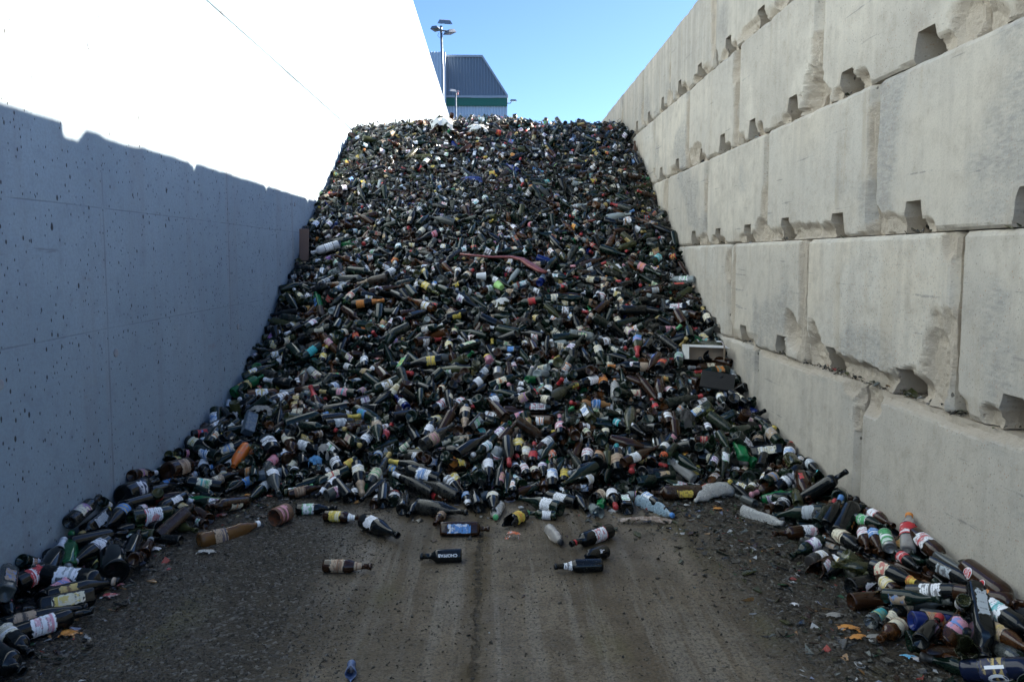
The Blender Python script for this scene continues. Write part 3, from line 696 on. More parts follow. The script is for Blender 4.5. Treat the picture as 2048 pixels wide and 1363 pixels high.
def make_bottle(ty, M, glass='green', dust=.35, lab=None, ink='black', cap=None, seed=0.0, tear=.1, neck=None, capz=None, seg=26, text=None, jag=None, short=1.0, mat=None, scale=1.0):
    """thing > glass_body, label, cap"""
    root = bpy.data.objects.new(NAMES[ty], None); COL.objects.link(root); root.matrix_world = M @ Matrix.Scale(scale, 4); root.empty_display_size = .03
    pr, z0, z1, ha, fo, n, fl = TY[ty]
    V, F = lathe(pr, seg, n, fl)
    if ty == 'stump':
        th = np.arctan2(V[:, 1], V[:, 0]); m = V[:, 2] > .10
        V[m, 2] += (.035 * np.sin(th[m] * 2 + seed) + .018 * np.sin(th[m] * 5 + seed * 2) - .02)
    g4 = GL[glass]
    if glass in ('olive', 'bright', 'amber', 'green') and dust < .45: mat = mat or M_CLEAR; g4 = tuple(min(.8, c * 4.5) for c in g4)
    me = new_mesh('glass_body', V, F, [mat or (M_CLEAR if glass == 'clear' else M_GLASS)], None, True, dict(tint=np.tile([*g4, dust], (len(V), 1))))
    link('glass_body', me, root)
    if lab: label_objs(root, ty, lab, ink, seed, tear, short=short)
    if neck:
        L = TL(ty); q0, q1 = L - .085, L - .045
        zs = np.array([q[0] for q in pr]); rs = np.array([q[1] for q in pr]); top = int(np.argmax(zs))
        th = np.linspace(-1.9, 1.9, 15); VV = []; CC = []
        for j, z in enumerate((q0, (q0 + q1) / 2, q1)):
            r = np.interp(z, zs[6:top + 1], rs[6:top + 1]) + .0006
            VV.append(np.stack([np.cos(th) * r, np.sin(th) * r, np.full(15, z)], 1)); CC.append(np.stack([np.full(15, j / 2), np.linspace(0, 1, 15), np.full(15, seed + 3)], 1))
        VV = np.concatenate(VV); CC = np.concatenate(CC)
        FF = np.array([(j*15+k, j*15+k+1, (j+1)*15+k+1, (j+1)*15+k) for j in range(2) for k in range(14)])
        me = new_mesh('neck_label', VV, FF, [M_LABEL], None, True, dict(tint=np.tile([*LB[neck], tear], (len(VV), 1)), ink=np.tile([*LB[ink], 1], (len(VV), 1)), lc=CC)); link('neck_label', me, root)
    if cap and fo is not None:
        sl = foil_sleeve(ty, seg, capz)
        me = new_mesh('cap', sl[0], sl[1], [M_FOIL], None, True, dict(tint=np.tile([*LB[cap], 1], (len(sl[0]), 1)))); link('cap', me, root)
    if text:
        for tx in text: wrap_text(root, ty, *tx)
    return root
TXT = {}
def wrap_text(root, ty, s, size, z, col, along=True, ang=0.0, flat=False, rad=None):
    """lettering wrapped round the bottle: along=True reads along the axis"""
    cu = bpy.data.curves.new('lettering', 'FONT'); cu.body = s; cu.size = size; cu.align_x = 'CENTER'; cu.align_y = 'CENTER'; cu.resolution_u = 3; cu.offset = size * .02
    o = bpy.data.objects.new('lettering', cu); COL.objects.link(o)
    dg = bpy.context.evaluated_depsgraph_get(); dg.update()
    me = bpy.data.meshes.new_from_object(o.evaluated_get(dg)); bpy.data.objects.remove(o); bpy.data.curves.remove(cu)
    r = rad if rad else TR(ty) * 1.012 + .0014
    for v in me.vertices:
        x, y = v.co.x, v.co.y
        if along: th, zz = ang - y / r * 1.0, z + x
        else: th, zz = ang + x / r, z + y
        if along: th = ang + (-y) / r
        v.co = (math.cos(th) * r, math.sin(th) * r, zz)
    me.materials.clear(); me.materials.append(flatmat(col)); ob = link('lettering', me, root); return ob
FM = {}
def flatmat(col):
    if col not in FM:
        c = LB[col]; FM[col] = plain('print_' + col, c, .6, 0, .12, 60)
    return FM[col]

# ---- bottles read off the photograph: type, base pixel, tip pixel, glass, dust, label, ink, cap, neck label, description of its place
HB = []
def B(ty, u0, v0, u1, v1, glass, dust, lab=None, ink='black', cap=None, neck=None, d=None, **k):
    HB.append(dict(ty=ty, uv=(u0, v0, u1, v1), glass=glass, dust=dust, lab=lab, ink=ink, cap=cap, neck=neck, d=d, k=k))
# open floor
B('beer', 591,1018,675,1016,'black',.25,'white','green',None,None,'dark bottle with white label edged in green, beside the rusty tin can', )
B('beer', 650,1031,725,1036,'brown',.3,'yellow','cream',None,'white','brown beer bottle with yellow label and white neck label, at the foot of the heap', seed=2.)
B('fizz', 724,1040,801,1073,'black',.5,'white','white',None,None,'dark sparkling wine bottle with torn white label, lying alone below the heap', tear=.55)
B('mini', 891,1020,864,1056,'brown',.4,'tan','brown',None,None,'small brown bottle pointing at the camera, left of the broken brown square bottle')
B('flask', 895,1058,965,1058,'brown',.45,'blue','white',None,None,'brown square bottle with blue and white label, on the floor above the upside-down lettering')
B('stubby', 915,1111,848,1113,'black',.35,None,'black',None,None,'small black bottle with white upside-down lettering, alone on the open floor', text=[('CHOPFAB', .021, .068, 'white', True, 0.05)], roll=0.0)
B('beer', 650,1131,741,1133,'brown',.5,'tan','brown',None,'tan','brown beer bottle with worn tan label, alone on the left of the open floor', tear=.35)
B('wine', 1222,1060,1140,1088,'black',.3,'white','red',None,None,'dark wine bottle with white and red label and red neck ring, on the open floor', ring='red')
B('beer', 1203,1129,1110,1133,'black',.5,None,'black',None,'white','black beer bottle lying in front of a broken black one on the floor')
B('stump', 1214,1101,1172,1114,'black',.4,None,'black',None,None,'broken black bottle with white scrawl, behind the black beer bottle on the floor', text=[('~ff', .03, .06, 'white', True, 0.0)], sc=.85)
B('stump', 1053,1026,1012,1047,'black',.4,'yellow','orange',None,None,'open-ended broken black bottle with yellow label, beside the green-capped plastic bottle')
B('mini', 1106,1031,1058,1026,'green',.1,'white','white','green',None,'small green-capped bottle with long white label, at the foot of the heap', seed=4.)
# toe of the heap
B('fizz', 838,1012,934,1025,'black',.85,None,'black',None,None,'dusty sparkling wine bottle without a label, lying along the foot of the heap')
B('wine', 804,1019,812,984,'black',.75,None,'black',None,None,'dusty bottle standing out at the foot of the heap, base towards the camera')
B('beer', 840,1003,814,1033,'black',.5,None,'black',None,None,'thin dark bottle pointing down at the dusty sparkling wine bottle')
B('wine', 1156,1006,1067,985,'black',.45,'white','white',None,None,'black wine bottle with a scrap of white label, right toe of the heap', tear=.5)
B('fizz', 1108,1014,1052,998,'darkgreen',.5,'white','white',None,None,'green sparkling wine bottle with round white label scraps, above the small white-labelled bottle', tear=.3)
B('slim', 1141,968,1181,1032,'black',.4,None,'black',None,None,'long black slim bottle pointing down to the floor, right toe of the heap')
B('stump', 1210,978,1183,1003,'black',.8,'tan','cream',None,None,'dusty broken bottle with tan label beside the red-necked bottle')
B('wine', 1221,975,1233,1018,'black',.35,'white','white','red',None,'black wine bottle with red foil neck pointing to the floor')
B('flask', 1256,1024,1245,982,'black',.2,'white','green',None,None,'black square bottle with white, green and yellow label, base towards the floor')
B('wine', 1274,984,1342,1024,'black',.35,'white','blue',None,None,'black wine bottle lying above the light blue crushed bottle')
B('wine', 976,916,978,972,'black',.3,'white','white',None,None,'upright-lying wine bottle with tall white label, middle of the heap foot', seed=5.)
B('slope', 985,972,988,1034,'black',.45,'cream','white',None,None,'bottle with cream label pointing down beside the crushed milky bottle', seed=6.)
B('wine', 958,1019,943,962,'black',.6,None,'black',None,None,'dusty black wine bottle, base to the camera, middle of the heap foot')
B('beer', 931,980,938,1019,'black',.3,'blue','white',None,'white','beer bottle with blue label and white neck label pointing down')
B('beer', 893,957,925,988,'black',.3,'white','black',None,None,'small bottle with round white label, middle of the heap foot')
B('beer', 906,953,928,985,'brown',.4,'yellow','white',None,None,'brown bottle with yellow and white label, middle of the heap foot', seed=3.)
B('fizz', 903,990,853,967,'black',.8,None,'black',None,None,'dusty squat sparkling wine bottle lying across the heap foot')
B('slim', 858,982,794,950,'black',.8,None,'black','white',None,'long dusty bottle with white cap, heap foot left of the middle')
B('litre', 862,955,812,940,'black',.4,'white','blue',None,None,'large bottle with white and blue label above the white-capped bottle')
B('slim', 864,940,782,923,'black',.2,None,'black','yellow',None,'dark bottle with yellow foil neck, above the white-capped bottle', capz=.25)
B('slope', 888,918,874,967,'black',.3,None,'black','silver',None,'dark round-shouldered bottle pointing down with silver neck ring')
B('beer', 771,960,716,1003,'black',.3,None,'black',None,None,'black bottle with white lettering along it, pointing down left to the floor', text=[('CHOPFAB', .022, .07, 'white', True, -0.1)])
B('wine', 767,1000,769,976,'black',.6,None,'black',None,None,'dusty bottle end facing the camera, beside the lettered black bottle')
B('slim', 746,955,772,917,'clear',.5,'cream','green','gold',None,'slender pale bottle with long cream label and gold cap', short=1.2)
B('fizz', 716,942,723,984,'black',.4,'cream','white','tan',None,'sparkling wine bottle with tan foil neck pointing down, left heap foot')
B('stump', 656,990,692,975,'grey',.9,'pink','white',None,None,'dusty broken bottle at the left toe of the heap')
B('wine', 692,990,668,962,'black',.6,None,'black',None,None,'black wine bottle with a pale patch, left toe of the heap')
B('beer', 674,962,636,992,'black',.4,'white','white',None,'white','small dark bottle with white neck label, left toe of the heap')
B('beer', 594,987,634,977,'brown',.3,'brown','tan',None,None,'broken-ended brown bottle lying at the left toe of the heap')
B('wine', 680,949,627,971,'darkgreen',.2,'cream','red','green',None,'wine bottle with cream and red label and green cap, left heap foot', seed=7.)
B('beer', 702,926,668,947,'green',.2,'yellow','orange',None,None,'bottle with bright yellow picture label, left heap foot', seed=8.)
B('fizz', 543,945,556,985,'grey',.75,'white','white',None,None,'smoky dusty round bottle pointing down, left of the heap foot', tear=.4)
B('beer', 505,961,456,984,'black',.2,'blue','yellow',None,None,'beer bottle with blue and yellow picture label, left heap foot', seed=9.)
B('beer', 427,967,470,955,'black',.3,'tan','cream',None,None,'dark bottle with faded cream label, just right of the blue-striped label')
B('wine', 417,969,366,962,'black',.2,'cream','teal',None,None,'wine bottle whose cream label has a teal stripe, left arm of the heap', text=[('LOVE', .03, .085, 'green', False, 0.0)])
B('flask', 540,922,498,888,'olive',.1,'white','green',None,None,'olive square oil bottle with white label, right of the orange bottle')
B('wine', 423,911,462,896,'black',.2,'cream','blue',None,None,'wine bottle with cream label left of the orange bottle')
B('wine', 402,920,414,958,'black',.2,'white','white',None,None,'bottle with big white label pointing down, left edge of the heap', seed=1.)
B('jug', 543,898,528,872,'black',.3,'white','black',None,None,'big black round jug, base towards the camera')
B('mini', 416,939,448,931,'black',.3,'blue','white',None,None,'small bottle with light blue label near the left wall')
B('beer', 516,941,462,948,'brown',.3,'tan','orange',None,None,'brown bottle lying level below the orange bottle')
B('stubby', 548,919,526,941,'clear',.3,'pink','red',None,None,'clear bottle with pink fruit label below the oil bottle')
B('flask', 684,914,643,878,'black',.15,'white','green','gold',None,'black square oil bottle with white and green label and gold cap')
B('slope', 739,872,700,914,'black',.2,'white','black',None,None,'wine bottle with large white label and black drawing, pointing down left', seed=2.5)
B('litre', 574,872,587,905,'brown',.2,'cream','white',None,None,'large brown bottle with cream label, base up, left slope')
B('wine', 597,886,644,902,'black',.3,'white','silver',None,None,'wine bottle with white label lying level on the left slope')
B('flask', 608,874,648,888,'black',.2,'gold','cream',None,None,'square bottle with gold label above the white-labelled one')
B('jar', 608,929,604,915,'black',.3,None,'black',None,None,'black jar opening towards the camera, left heap foot')
B('slope', 676,930,663,905,'black',.3,'white','black',None,None,'bottle with white drawn label, base to the camera, left heap foot')
# left arm along the wall
B('jug', 256,984,300,967,'black',.2,'navy','white',None,None,'big dark jug with its base to the camera, against the left wall')
B('slim', 278,992,370,966,'black',.15,None,'black',None,None,'long black bottle lying level beside the big dark jug')
B('jug', 335,944,352,938,'brown',.4,'tan','brown',None,None,'big brown bottle end close to the left wall')
B('flask', 214,1027,158,1074,'black',.05,'silver','silver','gold',None,'black square bottle with silver label panel and gold cap, against the left wall', short=1.0)
B('slope', 243,1024,220,1046,'black',.1,'blue','yellow',None,None,'bottle with bright blue label between two black bottles by the left wall')
B('litre', 248,1040,378,1020,'green',.1,'white','red',None,None,'large green wine bottle with white and red label, left arm')
B('wine', 287,1001,232,1017,'black',.2,None,'black','yellow',None,'dark bottle with yellow neck ring against the left wall', capz=.292)
B('wine', 357,999,314,1020,'black',.15,'white','white',None,None,'dark bottle with a small white patch, left arm', short=.4)
B('wine', 151,1084,243,1066,'black',.1,None,'black',None,None,'plain black wine bottle under the gold-capped square bottle')
B('slope', 217,1082,130,1136,'black',.05,'white','navy','silver',None,'wine bottle with white picture label and silver cap, left arm', seed=3.3)
B('wine', 256,1118,278,1060,'black',.2,None,'black',None,None,'black wine bottle with its base to the floor, left arm')
B('jug', 229,1140,221,1094,'black',.15,None,'black',None,None,'big black jug with its round base on the floor, left arm')
B('slim', 137,1126,140,1074,'bright',.15,None,'black',None,None,'tall green bottle leaning on the left wall')
B('fizz', 98,1140,125,1088,'black',.1,None,'black','white',None,'black sparkling wine bottle with white cap leaning on the left wall')
B('litre', 86,1150,230,1163,'black',.1,'white','silver','skin',None,'black bottle with white barcode label and cork, nearest left wall', capz=.298, barcode=True)
B('slope', 115,1190,216,1166,'black',.1,'gold','brown',None,None,'wine bottle with golden label, below the barcode bottle', seed=1.7)
B('flask', 168,1198,64,1218,'black',.05,'cream','yellow',None,None,'black square bottle with long cream and yellow label, left arm', seed=2.2)
B('wine', 46,1262,164,1226,'black',.15,'white','pink',None,None,'black bottle with crumpled white label pointing right, lower left corner')
B('fizz', 28,1172,78,1146,'black',.15,'red','white',None,None,'dark bottle with red and white label high against the left wall')
B('wine', 84,1200,122,1176,'black',.15,'pink','blue',None,None,'dark bottle with pink label behind the golden one')
B('slim', -10,1256,84,1234,'black',.15,'tan','black',None,None,'black slim bottle with thin tan label, lower left edge')
B('wine', 0,1256,58,1308,'black',.2,'cream','white',None,None,'black bottle with cream label pointing at the camera, lower left corner')
B('litre', -26,1300,24,1332,'black',.2,None,'black',None,None,'plain black bottle cut by the lower left corner')
B('beer', 2,1200,26,1236,'black',.15,'red','pink',None,None,'dark bottle with two red label patches, left edge')
# right toe and arm
B('beer', 1520,982,1547,921,'brown',.1,'white','yellow',None,'white','brown beer bottle with white label and white neck, standing on the shards', seed=4.4)
B('slim', 1398,914,1492,928,'black',.15,'cream','gold','black',None,'black slim bottle with cream and gold label lying level, right heap foot')
B('mini', 1394,879,1440,881,'brown',.2,'red','cream','red',None,'small bottle with red label and red cap, right slope')
B('litre', 1388,984,1317,985,'brown',.7,'yellow','brown',None,None,'dusty large brown bottle lying level above the crushed bottles', short=.4)
B('fizz', 1596,940,1565,894,'olive',.2,None,'black','red',None,'olive sparkling wine bottle with red foil neck pointing up, near the right wall', capz=.2)
B('fizz', 1600,946,1619,1006,'brown',.15,'red','brown',None,'white','brown sparkling wine bottle with small red oval, pointing down near the right wall', short=.25)
B('wine', 1521,935,1528,915,'black',.6,None,'black',None,None,'dusty bottle end facing the camera behind the upright beer bottle')
B('wine', 1555,977,1575,960,'black',.3,'white','navy',None,None,'dark bottle end facing the camera left of the red-dot bottle')
B('jar', 1563,1017,1570,1003,'black',.3,'black','white',None,None,'black jar with white lettering, opening to the camera', text=[('POT', .02, .06, 'white', False, 0.0)])
B('wine', 1633,984,1665,968,'black',.4,None,'black',None,None,'dusty black bottle, base to the camera, near the right wall')
B('slope', 1632,1028,1563,1034,'darkgreen',.15,'silver','silver',None,None,'green bottle lying level on the glass shards near the right wall')
B('beer', 1547,862,1546,917,'black',.2,'blue','white',None,'white','dark beer bottle with pale blue label, close to the right wall')
B('beer', 1607,915,1650,957,'black',.3,'silver','white',None,None,'dark bottle with silver print lying against the right wall', ring='teal')
B('wine', 1595,889,1583,903,'brown',.2,'white','blue',None,None,'bottle end with blue and white label against the right wall')
B('flask', 1510,905,1585,896,'black',.1,'cream','white',None,None,'black square bottle with cream side label under the red-foil bottle')
B('litre', 1683,1056,1708,1008,'black',.45,'orange','black',None,None,'blue-black large bottle leaning on the right wall, orange side stripe', short=.25, roll=1.2)
B('beer', 1659,1016,1676,1052,'brown',.15,'white','orange',None,None,'beer bottle with white and orange label left of the leaning black one', seed=5.5)
B('wine', 1669,1064,1722,1099,'black',.2,'cream','brown',None,None,'dark bottle with two cream labels, pointing down right', seed=.7)
B('beer', 1713,1037,1776,1054,'darkgreen',.15,'green','white',None,None,'beer bottle with round green label by the right wall')
B('beer', 1733,1022,1791,1054,'brown',.15,'white','red',None,None,'brown beer bottle with white label and red writing, touching the right wall')
B('stubby', 1727,1062,1735,1100,'brown',.15,'white','pink',None,None,'bottle with pale pink label left of the blue-labelled one', ntp=1)
B('beer', 1744,1060,1762,1106,'brown',.1,'blue','white',None,None,'brown beer bottle with blue label, left of the green can')
B('wine', 1840,1076,1888,1116,'brown',.1,'white','red',None,None,'brown bottle with torn white label on the right wall side', tear=.3)
B('mini', 1800,1112,1835,1136,'black',.1,'red','white',None,None,'small bottle with red and white label, right arm')
B('slope', 1754,1136,1843,1170,'black',.1,'cream','red',None,'yellow','black bottle with pink and yellow picture label, right arm', seed=6.1)
B('beer', 1798,1190,1738,1136,'brown',.35,'cream','yellow',None,None,'brown bottle with cream label pointing up left, right arm')
B('wine', 1843,1186,1940,1184,'black',.1,'white','black',None,None,'black bottle with white drawn label lying level, right arm', seed=7.7)
B('wine', 1938,1190,2046,1208,'brown',.05,'orange','red',None,None,'brown bottle with orange label under the lettered brown bottle')
B('litre', 1943,1142,2026,1206,'brown',.05,None,'black',None,None,'brown bottle with round red badges and white lettering against the right wall', badge=True)
B('wine', 1870,1128,1966,1178,'black',.4,'silver','black',None,None,'long dusty black bottle above the white drawn label', short=.4)
B('beer', 1824,1200,1766,1250,'black',.1,'cream','tan',None,'cream','small brown beer bottle with two cream labels pointing at the floor', seed=8.1)
B('mini', 1832,1212,1880,1206,'grey',.4,None,'black',None,None,'short grey dusty bottle, lower right arm')
B('flat', 1952,1206,1968,1300,'black',.02,'silver','silver',None,None,'big glossy black square bottle with silver panel, lower right corner', sc=1.5)
B('wine', 1966,1342,2076,1338,'navy',.1,'navy','gold',None,None,'navy bottle with large white figures and gold ring in the lower right corner', text=[('10', .085, .11, 'white', False, 0.0)], short=1.3)
B('mini', 1873,1266,1922,1264,'black',.3,None,'black',None,None,'small black bottle above the lower right corner')
B('wine', 1985,1215,2052,1262,'black',.1,'white','teal',None,None,'dark bottle with white and teal label at the right edge')
B('beer', 1990,1262,2052,1300,'amber',.1,'tan','gold',None,None,'amber bottle at the right edge above the navy one')
B('wine', 1651,1058,1644,1046,'black',.2,None,'black',None,None,'round black bottle end beside the torn white paper')
B('stump', 1886,1285,1908,1262,'amber',.1,'pink','blue',None,None,'broken amber bottle with pink label, lower right arm')
# on the slope
B('wine', 1198,757,1151,771,'black',.15,'white','white','yellow',None,'wine bottle with white label and yellow cap, right of the heap middle', seed=1.1)
B('flask', 1143,750,1200,733,'black',.6,None,'black',None,None,'dusty black square bottle above the yellow-capped wine bottle')
B('jar', 1208,771,1205,757,'black',.3,'orange','black','orange',None,'black jar with orange ring, base to the camera')
B('wine', 1491,808,1450,780,'black',.2,'cream','brown',None,None,'wine bottle with cream label just left of the right wall')
B('slim', 1326,808,1410,790,'darkgreen',.85,None,'black','red',None,'long dusty green bottle with red foil neck, right slope', capz=.28)
B('mini', 1317,824,1302,797,'brown',.2,'red','red','red',None,'small bottle with red label and red cap above the dusty black bag')
B('fizz', 1262,824,1259,842,'olive',.9,None,'black',None,None,'dusty round bottle with its neck towards the camera, right slope')
B('flask', 1187,853,1161,795,'olive',.7,'white','blue',None,None,'dusty square bottle with long pale label, right of the middle', short=1.1)
B('wine', 1122,874,1119,830,'black',.3,'pink','white','pink',None,'wine bottle with pink patterned label, base down', seed=2.9)
B('mini', 1230,842,1256,856,'black',.2,'teal','white',None,None,'small bottle with teal and white label, right slope')
B('beer', 1256,848,1285,866,'black',.3,'white','white',None,None,'beer bottle with white label pointing down right')
B('litre', 1236,943,1233,893,'black',.4,'tan','brown','teal',None,'large bottle with bronze label, right of the heap foot')
B('wine', 1173,924,1178,886,'black',.2,'white','red',None,None,'wine bottle with white and red label, base to the camera, heap foot', seed=4.9)
B('beer', 1128,965,1132,920,'black',.15,'yellow','brown',None,None,'bottle with yellow picture label, base down, heap foot', seed=5.2)
B('wine', 1105,973,1102,918,'black',.15,'white','blue',None,None,'wine bottle with broad white label, base down, heap foot', seed=6.6)
B('mini', 1318,723,1362,726,'brown',.4,'white','red',None,None,'bottle with pink blot on white label near the cardboard box')
B('wine', 1271,733,1334,736,'black',.4,'tan','tan',None,None,'dark wine bottle with tan label left of the cardboard box')
B('beer', 1057,955,1032,910,'black',.05,'white','red','red',None,'red-capped beer bottle with red and white label, head up in the heap foot', text=[('SAGRES', .016, .075, 'red', False, 0.0)])
B('flask', 1096,812,1038,812,'black',.4,'white','red',None,None,'dark square bottle with long white and red label, middle slope')
B('fizz', 932,818,929,855,'black',.3,'skin','cream','tan',None,'sparkling wine bottle with cream label pointing down, middle slope')
B('wine', 850,872,868,842,'black',.2,'white','white',None,None,'wine bottle with plain white label, middle slope left', seed=7.2)
B('wine', 960,762,933,782,'black',.4,'white','white',None,None,'wine bottle with round white label below the tin lid')
B('beer', 760,884,786,846,'black',.15,'red','pink','red',None,'beer bottle with red label and red neck, left of the middle')
B('wine', 837,886,813,841,'black',.5,None,'black',None,None,'plain black wine bottle, base down, left of the middle')
B('wine', 954,757,986,727,'black',.35,'silver','white',None,None,'long dark bottle with narrow pale label above the tin lid', short=.6)
B('wine', 872,816,905,797,'black',.3,'white','red',None,None,'wine bottle with white label and red curl, middle slope', seed=8.8)
B('wine', 1034,910,1036,894,'black',.5,'yellow','cream',None,None,'yellow-labelled bottle, base towards the camera, above the red-capped beer')
B('beer', 1064,927,1069,886,'black',.2,'red','red','red',None,'dark bottle with red neck and red label, heap foot right of the middle')
B('fizz', 1101,797,1143,772,'olive',.97,None,'black',None,None,'thickly dusted bottle lying under the dusty square bottle')
B('flask', 940,858,965,830,'black',.3,'silver','green',None,None,'square bottle with pale panel and green leaf mark, middle slope')
B('beer', 815,815,790,790,'blue',.2,'white','black',None,None,'bottle with white label and row of black dots, left of the middle', roll=.3)
B('litre', 665,492,634,502,'white_',.3,'white','white',None,None,'long white-wrapped bottle beside the brown board at the left wall', short=2.0)
B('slope', 874,466,838,480,'black',.4,'pink','red',None,None,'bottle with faded pink label on the upper slope', seed=1.9)
B('slim', 836,470,860,445,'grey',.7,'cream','cream',None,None,'tall pale bottle standing out of the upper slope')
B('wine', 1078,568,1098,541,'blue',.3,'silver','blue','white',None,'cobalt blue bottle just below the end of the red cloth')
B('wine', 845,568,873,585,'olive',.15,'yellow','cream',None,None,'olive bottle with yellow label on the middle slope')
B('fizz', 715,609,756,602,'black',.6,'orange','orange','orange',None,'dark sparkling wine bottle with orange label, left slope')
B('wine', 640,690,622,702,'teal_',.2,'teal','teal',None,None,'bottle with teal label on the left slope')
B('slope', 1195,494,1258,512,'darkgreen',.6,None,'black',None,None,'long dark bottle on the upper right slope')
B('fizz', 1275,530,1318,548,'green',.4,'pink','orange',None,None,'green sparkling wine bottle with pink label near the right wall')
B('fizz', 1305,525,1335,500,'green',.3,'teal','white',None,None,'green bottle with turquoise label near the right wall')
B('slope', 1580,718,1591,700,'black',.15,'gold','gold',None,None,'black bottle with gold label lying in the fork notch of a wall block', notch=True)
B('wine', 1435,650,1420,644,'black',.2,'cream','cream','gold',None,'black bottle end with cream label touching the right wall')
B('wine', 730,737,728,700,'black',.2,'white','silver',None,None,'wine bottle with big plain white label on the left slope', seed=.4)
B('beer', 645,717,651,700,'black',.2,'yellow','white','yellow',None,'bottle with yellow label and yellow cap on the left slope')
GL['white_'] = (.5, .5, .52); GL['teal_'] = (.01, .03, .03); GL['navy'] = (.006, .010, .03)

caps = []      # fixed capsules for the settling of the others: (a, b, r)
heroes = []
clear = []     # room kept free for the other rubbish: pixel ends and radius in metres
for (u0, v0, u1, v1, r_) in ((397,1080,518,1048,.04), (1090,1048,1130,1096,.03), (1003,1003,988,1044,.03), (1274,1000,1346,1032,.035), (1464,980,1391,1003,.035), (1385,955,1340,922,.035), (1488,1022,1563,1046,.03),
                             (1471,907,1480,900,.045), (1231,803,1229,755,.035), (1417,750,1417,782,.032), (1168,806,1216,810,.03), (1198,1018,1208,992,.03), (1822,1084,1842,1052,.035), (1179,1008,1203,1034,.035),
                             (1008,578,990,566,.035), (950,552,974,554,.035), (583,1019,541,1038,.05), (1766,1058,1783,1103,.035), (996,738,995,752,.04), (494,890,466,936,.045), (983,728,973,712,.035),
                             (985,607,1025,607,.06), (870,254,905,254,.10), (935,260,975,260,.09), (632,928,634,926,.05), (648,912,650,905,.05), (500,832,545,818,.05), (1372,880,1375,830,.08), (1030,650,1060,650,.05),
                             (1105,915,1106,910,.04), (1327,916,1328,911,.035), (925,362,965,362,.05), (921,512,985,518,.035), (985,518,1045,524,.045), (1045,524,1094,548,.05), (1385,735,1465,735,.09), (1400,760,1480,770,.09),
                             (495,868,495,850,.06), (504,955,562,948,.035), (616,510,616,470,.05)):
    a = hit(u0, v0, r_); b = hit(u1, v1, r_); b = b + (np.array([.01, 0, 0]) if np.linalg.norm(b - a) < .01 else 0); clear.append((None, a, b, r_)); caps.append((a, b, r_))
for hb in HB:
    ty = hb['ty']; u0, v0, u1, v1 = hb['uv']; k = hb['k']
    sc = k.get('sc', 1.0); L = TL(ty) * sc; r = TR(ty) * sc
    if TY[ty][6] != 1: r = r * TY[ty][6]
    a = hit(u0, v0, r); b = hit(u1, v1, r); d = b - a
    if k.get('notch'):
        a = np.array([2.06, 5.23, .8 + r]); b = np.array([2.20, 5.36, .8 + r + .02]); d = b - a
    rough_l = np.linalg.norm(d)
    if rough_l > 1.8 * L: d[1] *= .6          # too long a reach: keep it more across the view
    d = d / np.linalg.norm(d)
    mid = (a + b) / 2
    if rough_l < .5 * L or k.get('notch'): mid = a + d * L / 2
    a = mid - d * L / 2; b = mid + d * L / 2
    # keep inside the walls and on the surface
    for _ in range(3):
        for q in (a, b):
            h = max(float(H(q[0], q[1])), 0.0)
            if not k.get('notch'):
                q[2] = max(q[2], h + r * .95) if q[2] < h + r * .95 else max(q[2] - (q[2] - h - r) * .5, h + r * .95)
                q[0] = min(max(q[0], XL + r + .004), XR - r - .004)
        d = b - a; d /= np.linalg.norm(d); mid = (a + b) / 2; a = mid - d * L / 2; b = mid + d * L / 2
    M = orient(a, d, k.get('roll', rnd.uniform(-.35, .35)) )
    g_ = hb['glass']
    root = make_bottle(ty, M, g_, hb['dust'], hb['lab'], hb['ink'], hb['cap'], k.get('seed', rnd.uniform(0, 40)), k.get('tear', rnd.uniform(.0, .3)), hb['neck'], k.get('capz'), 28, k.get('text'), short=k.get('short', 1.0), scale=sc)
    tag(root, hb['d'], 'bottle', 'discarded glass bottles and jars')
    if k.get('ring'):
        q = MB(); zz = L - .035; q.tube([(0, 0, zz), (0, 0, zz + .012)], float(np.interp(zz, [z for z, r_ in TY[ty][0][6:-5]], [r_ for z, r_ in TY[ty][0][6:-5]])) + .0012, 18, cap=False); link('neck_ring', q.mesh('neck_ring', [flatmat(k['ring'])], True), root)
    if k.get('barcode'):
        q = MB(); rr = r * 1.012 + .0016
        z = .075
        while z < .115:
            wdt = rnd.choice((.0008, .0015, .0024)); th = [ .05 + .35 * i / 4 for i in range(5)]
            V = [(rr * math.cos(t_), rr * math.sin(t_), zz) for zz in (z, z + wdt) for t_ in th]
            q.add(V, [(i, i + 1, i + 6, i + 5) for i in range(4)]); z += wdt + rnd.choice((.0008, .0016))
        link('barcode', q.mesh('barcode', [flatmat('black')]), root)
    if k.get('badge'):
        for zc, ra in ((.07, .024), (.165, .017)):
            for (rad, cc, lift) in ((ra, 'white', .0012), (ra * .88, 'red', .0018)):
                V = [(0, 0)] + [(rad * math.cos(t_ * math.pi / 12), rad * math.sin(t_ * math.pi / 12)) for t_ in range(24)]
                rr = r + lift; V3 = [(rr * math.cos(y / rr), rr * math.sin(y / rr), zc + x) for x, y in V]
                q = MB(); q.add(V3, [(0, 1 + (i + 1) % 24, 1 + i) for i in range(24)]); link('badge', q.mesh('badge', [flatmat(cc)]), root)
        wrap_text(root, ty, 'SUPER', .015, .077, 'white', False, 0, rad=r + .0026)
        wrap_text(root, ty, 'BOCK', .015, .063, 'white', False, 0, rad=r + .0026)
        wrap_text(root, ty, 'S', .02, .165, 'white', False, 0, rad=r + .0026)
    heroes.append((root, a.copy(), b.copy(), r)); caps.append((a.copy(), b.copy(), r))

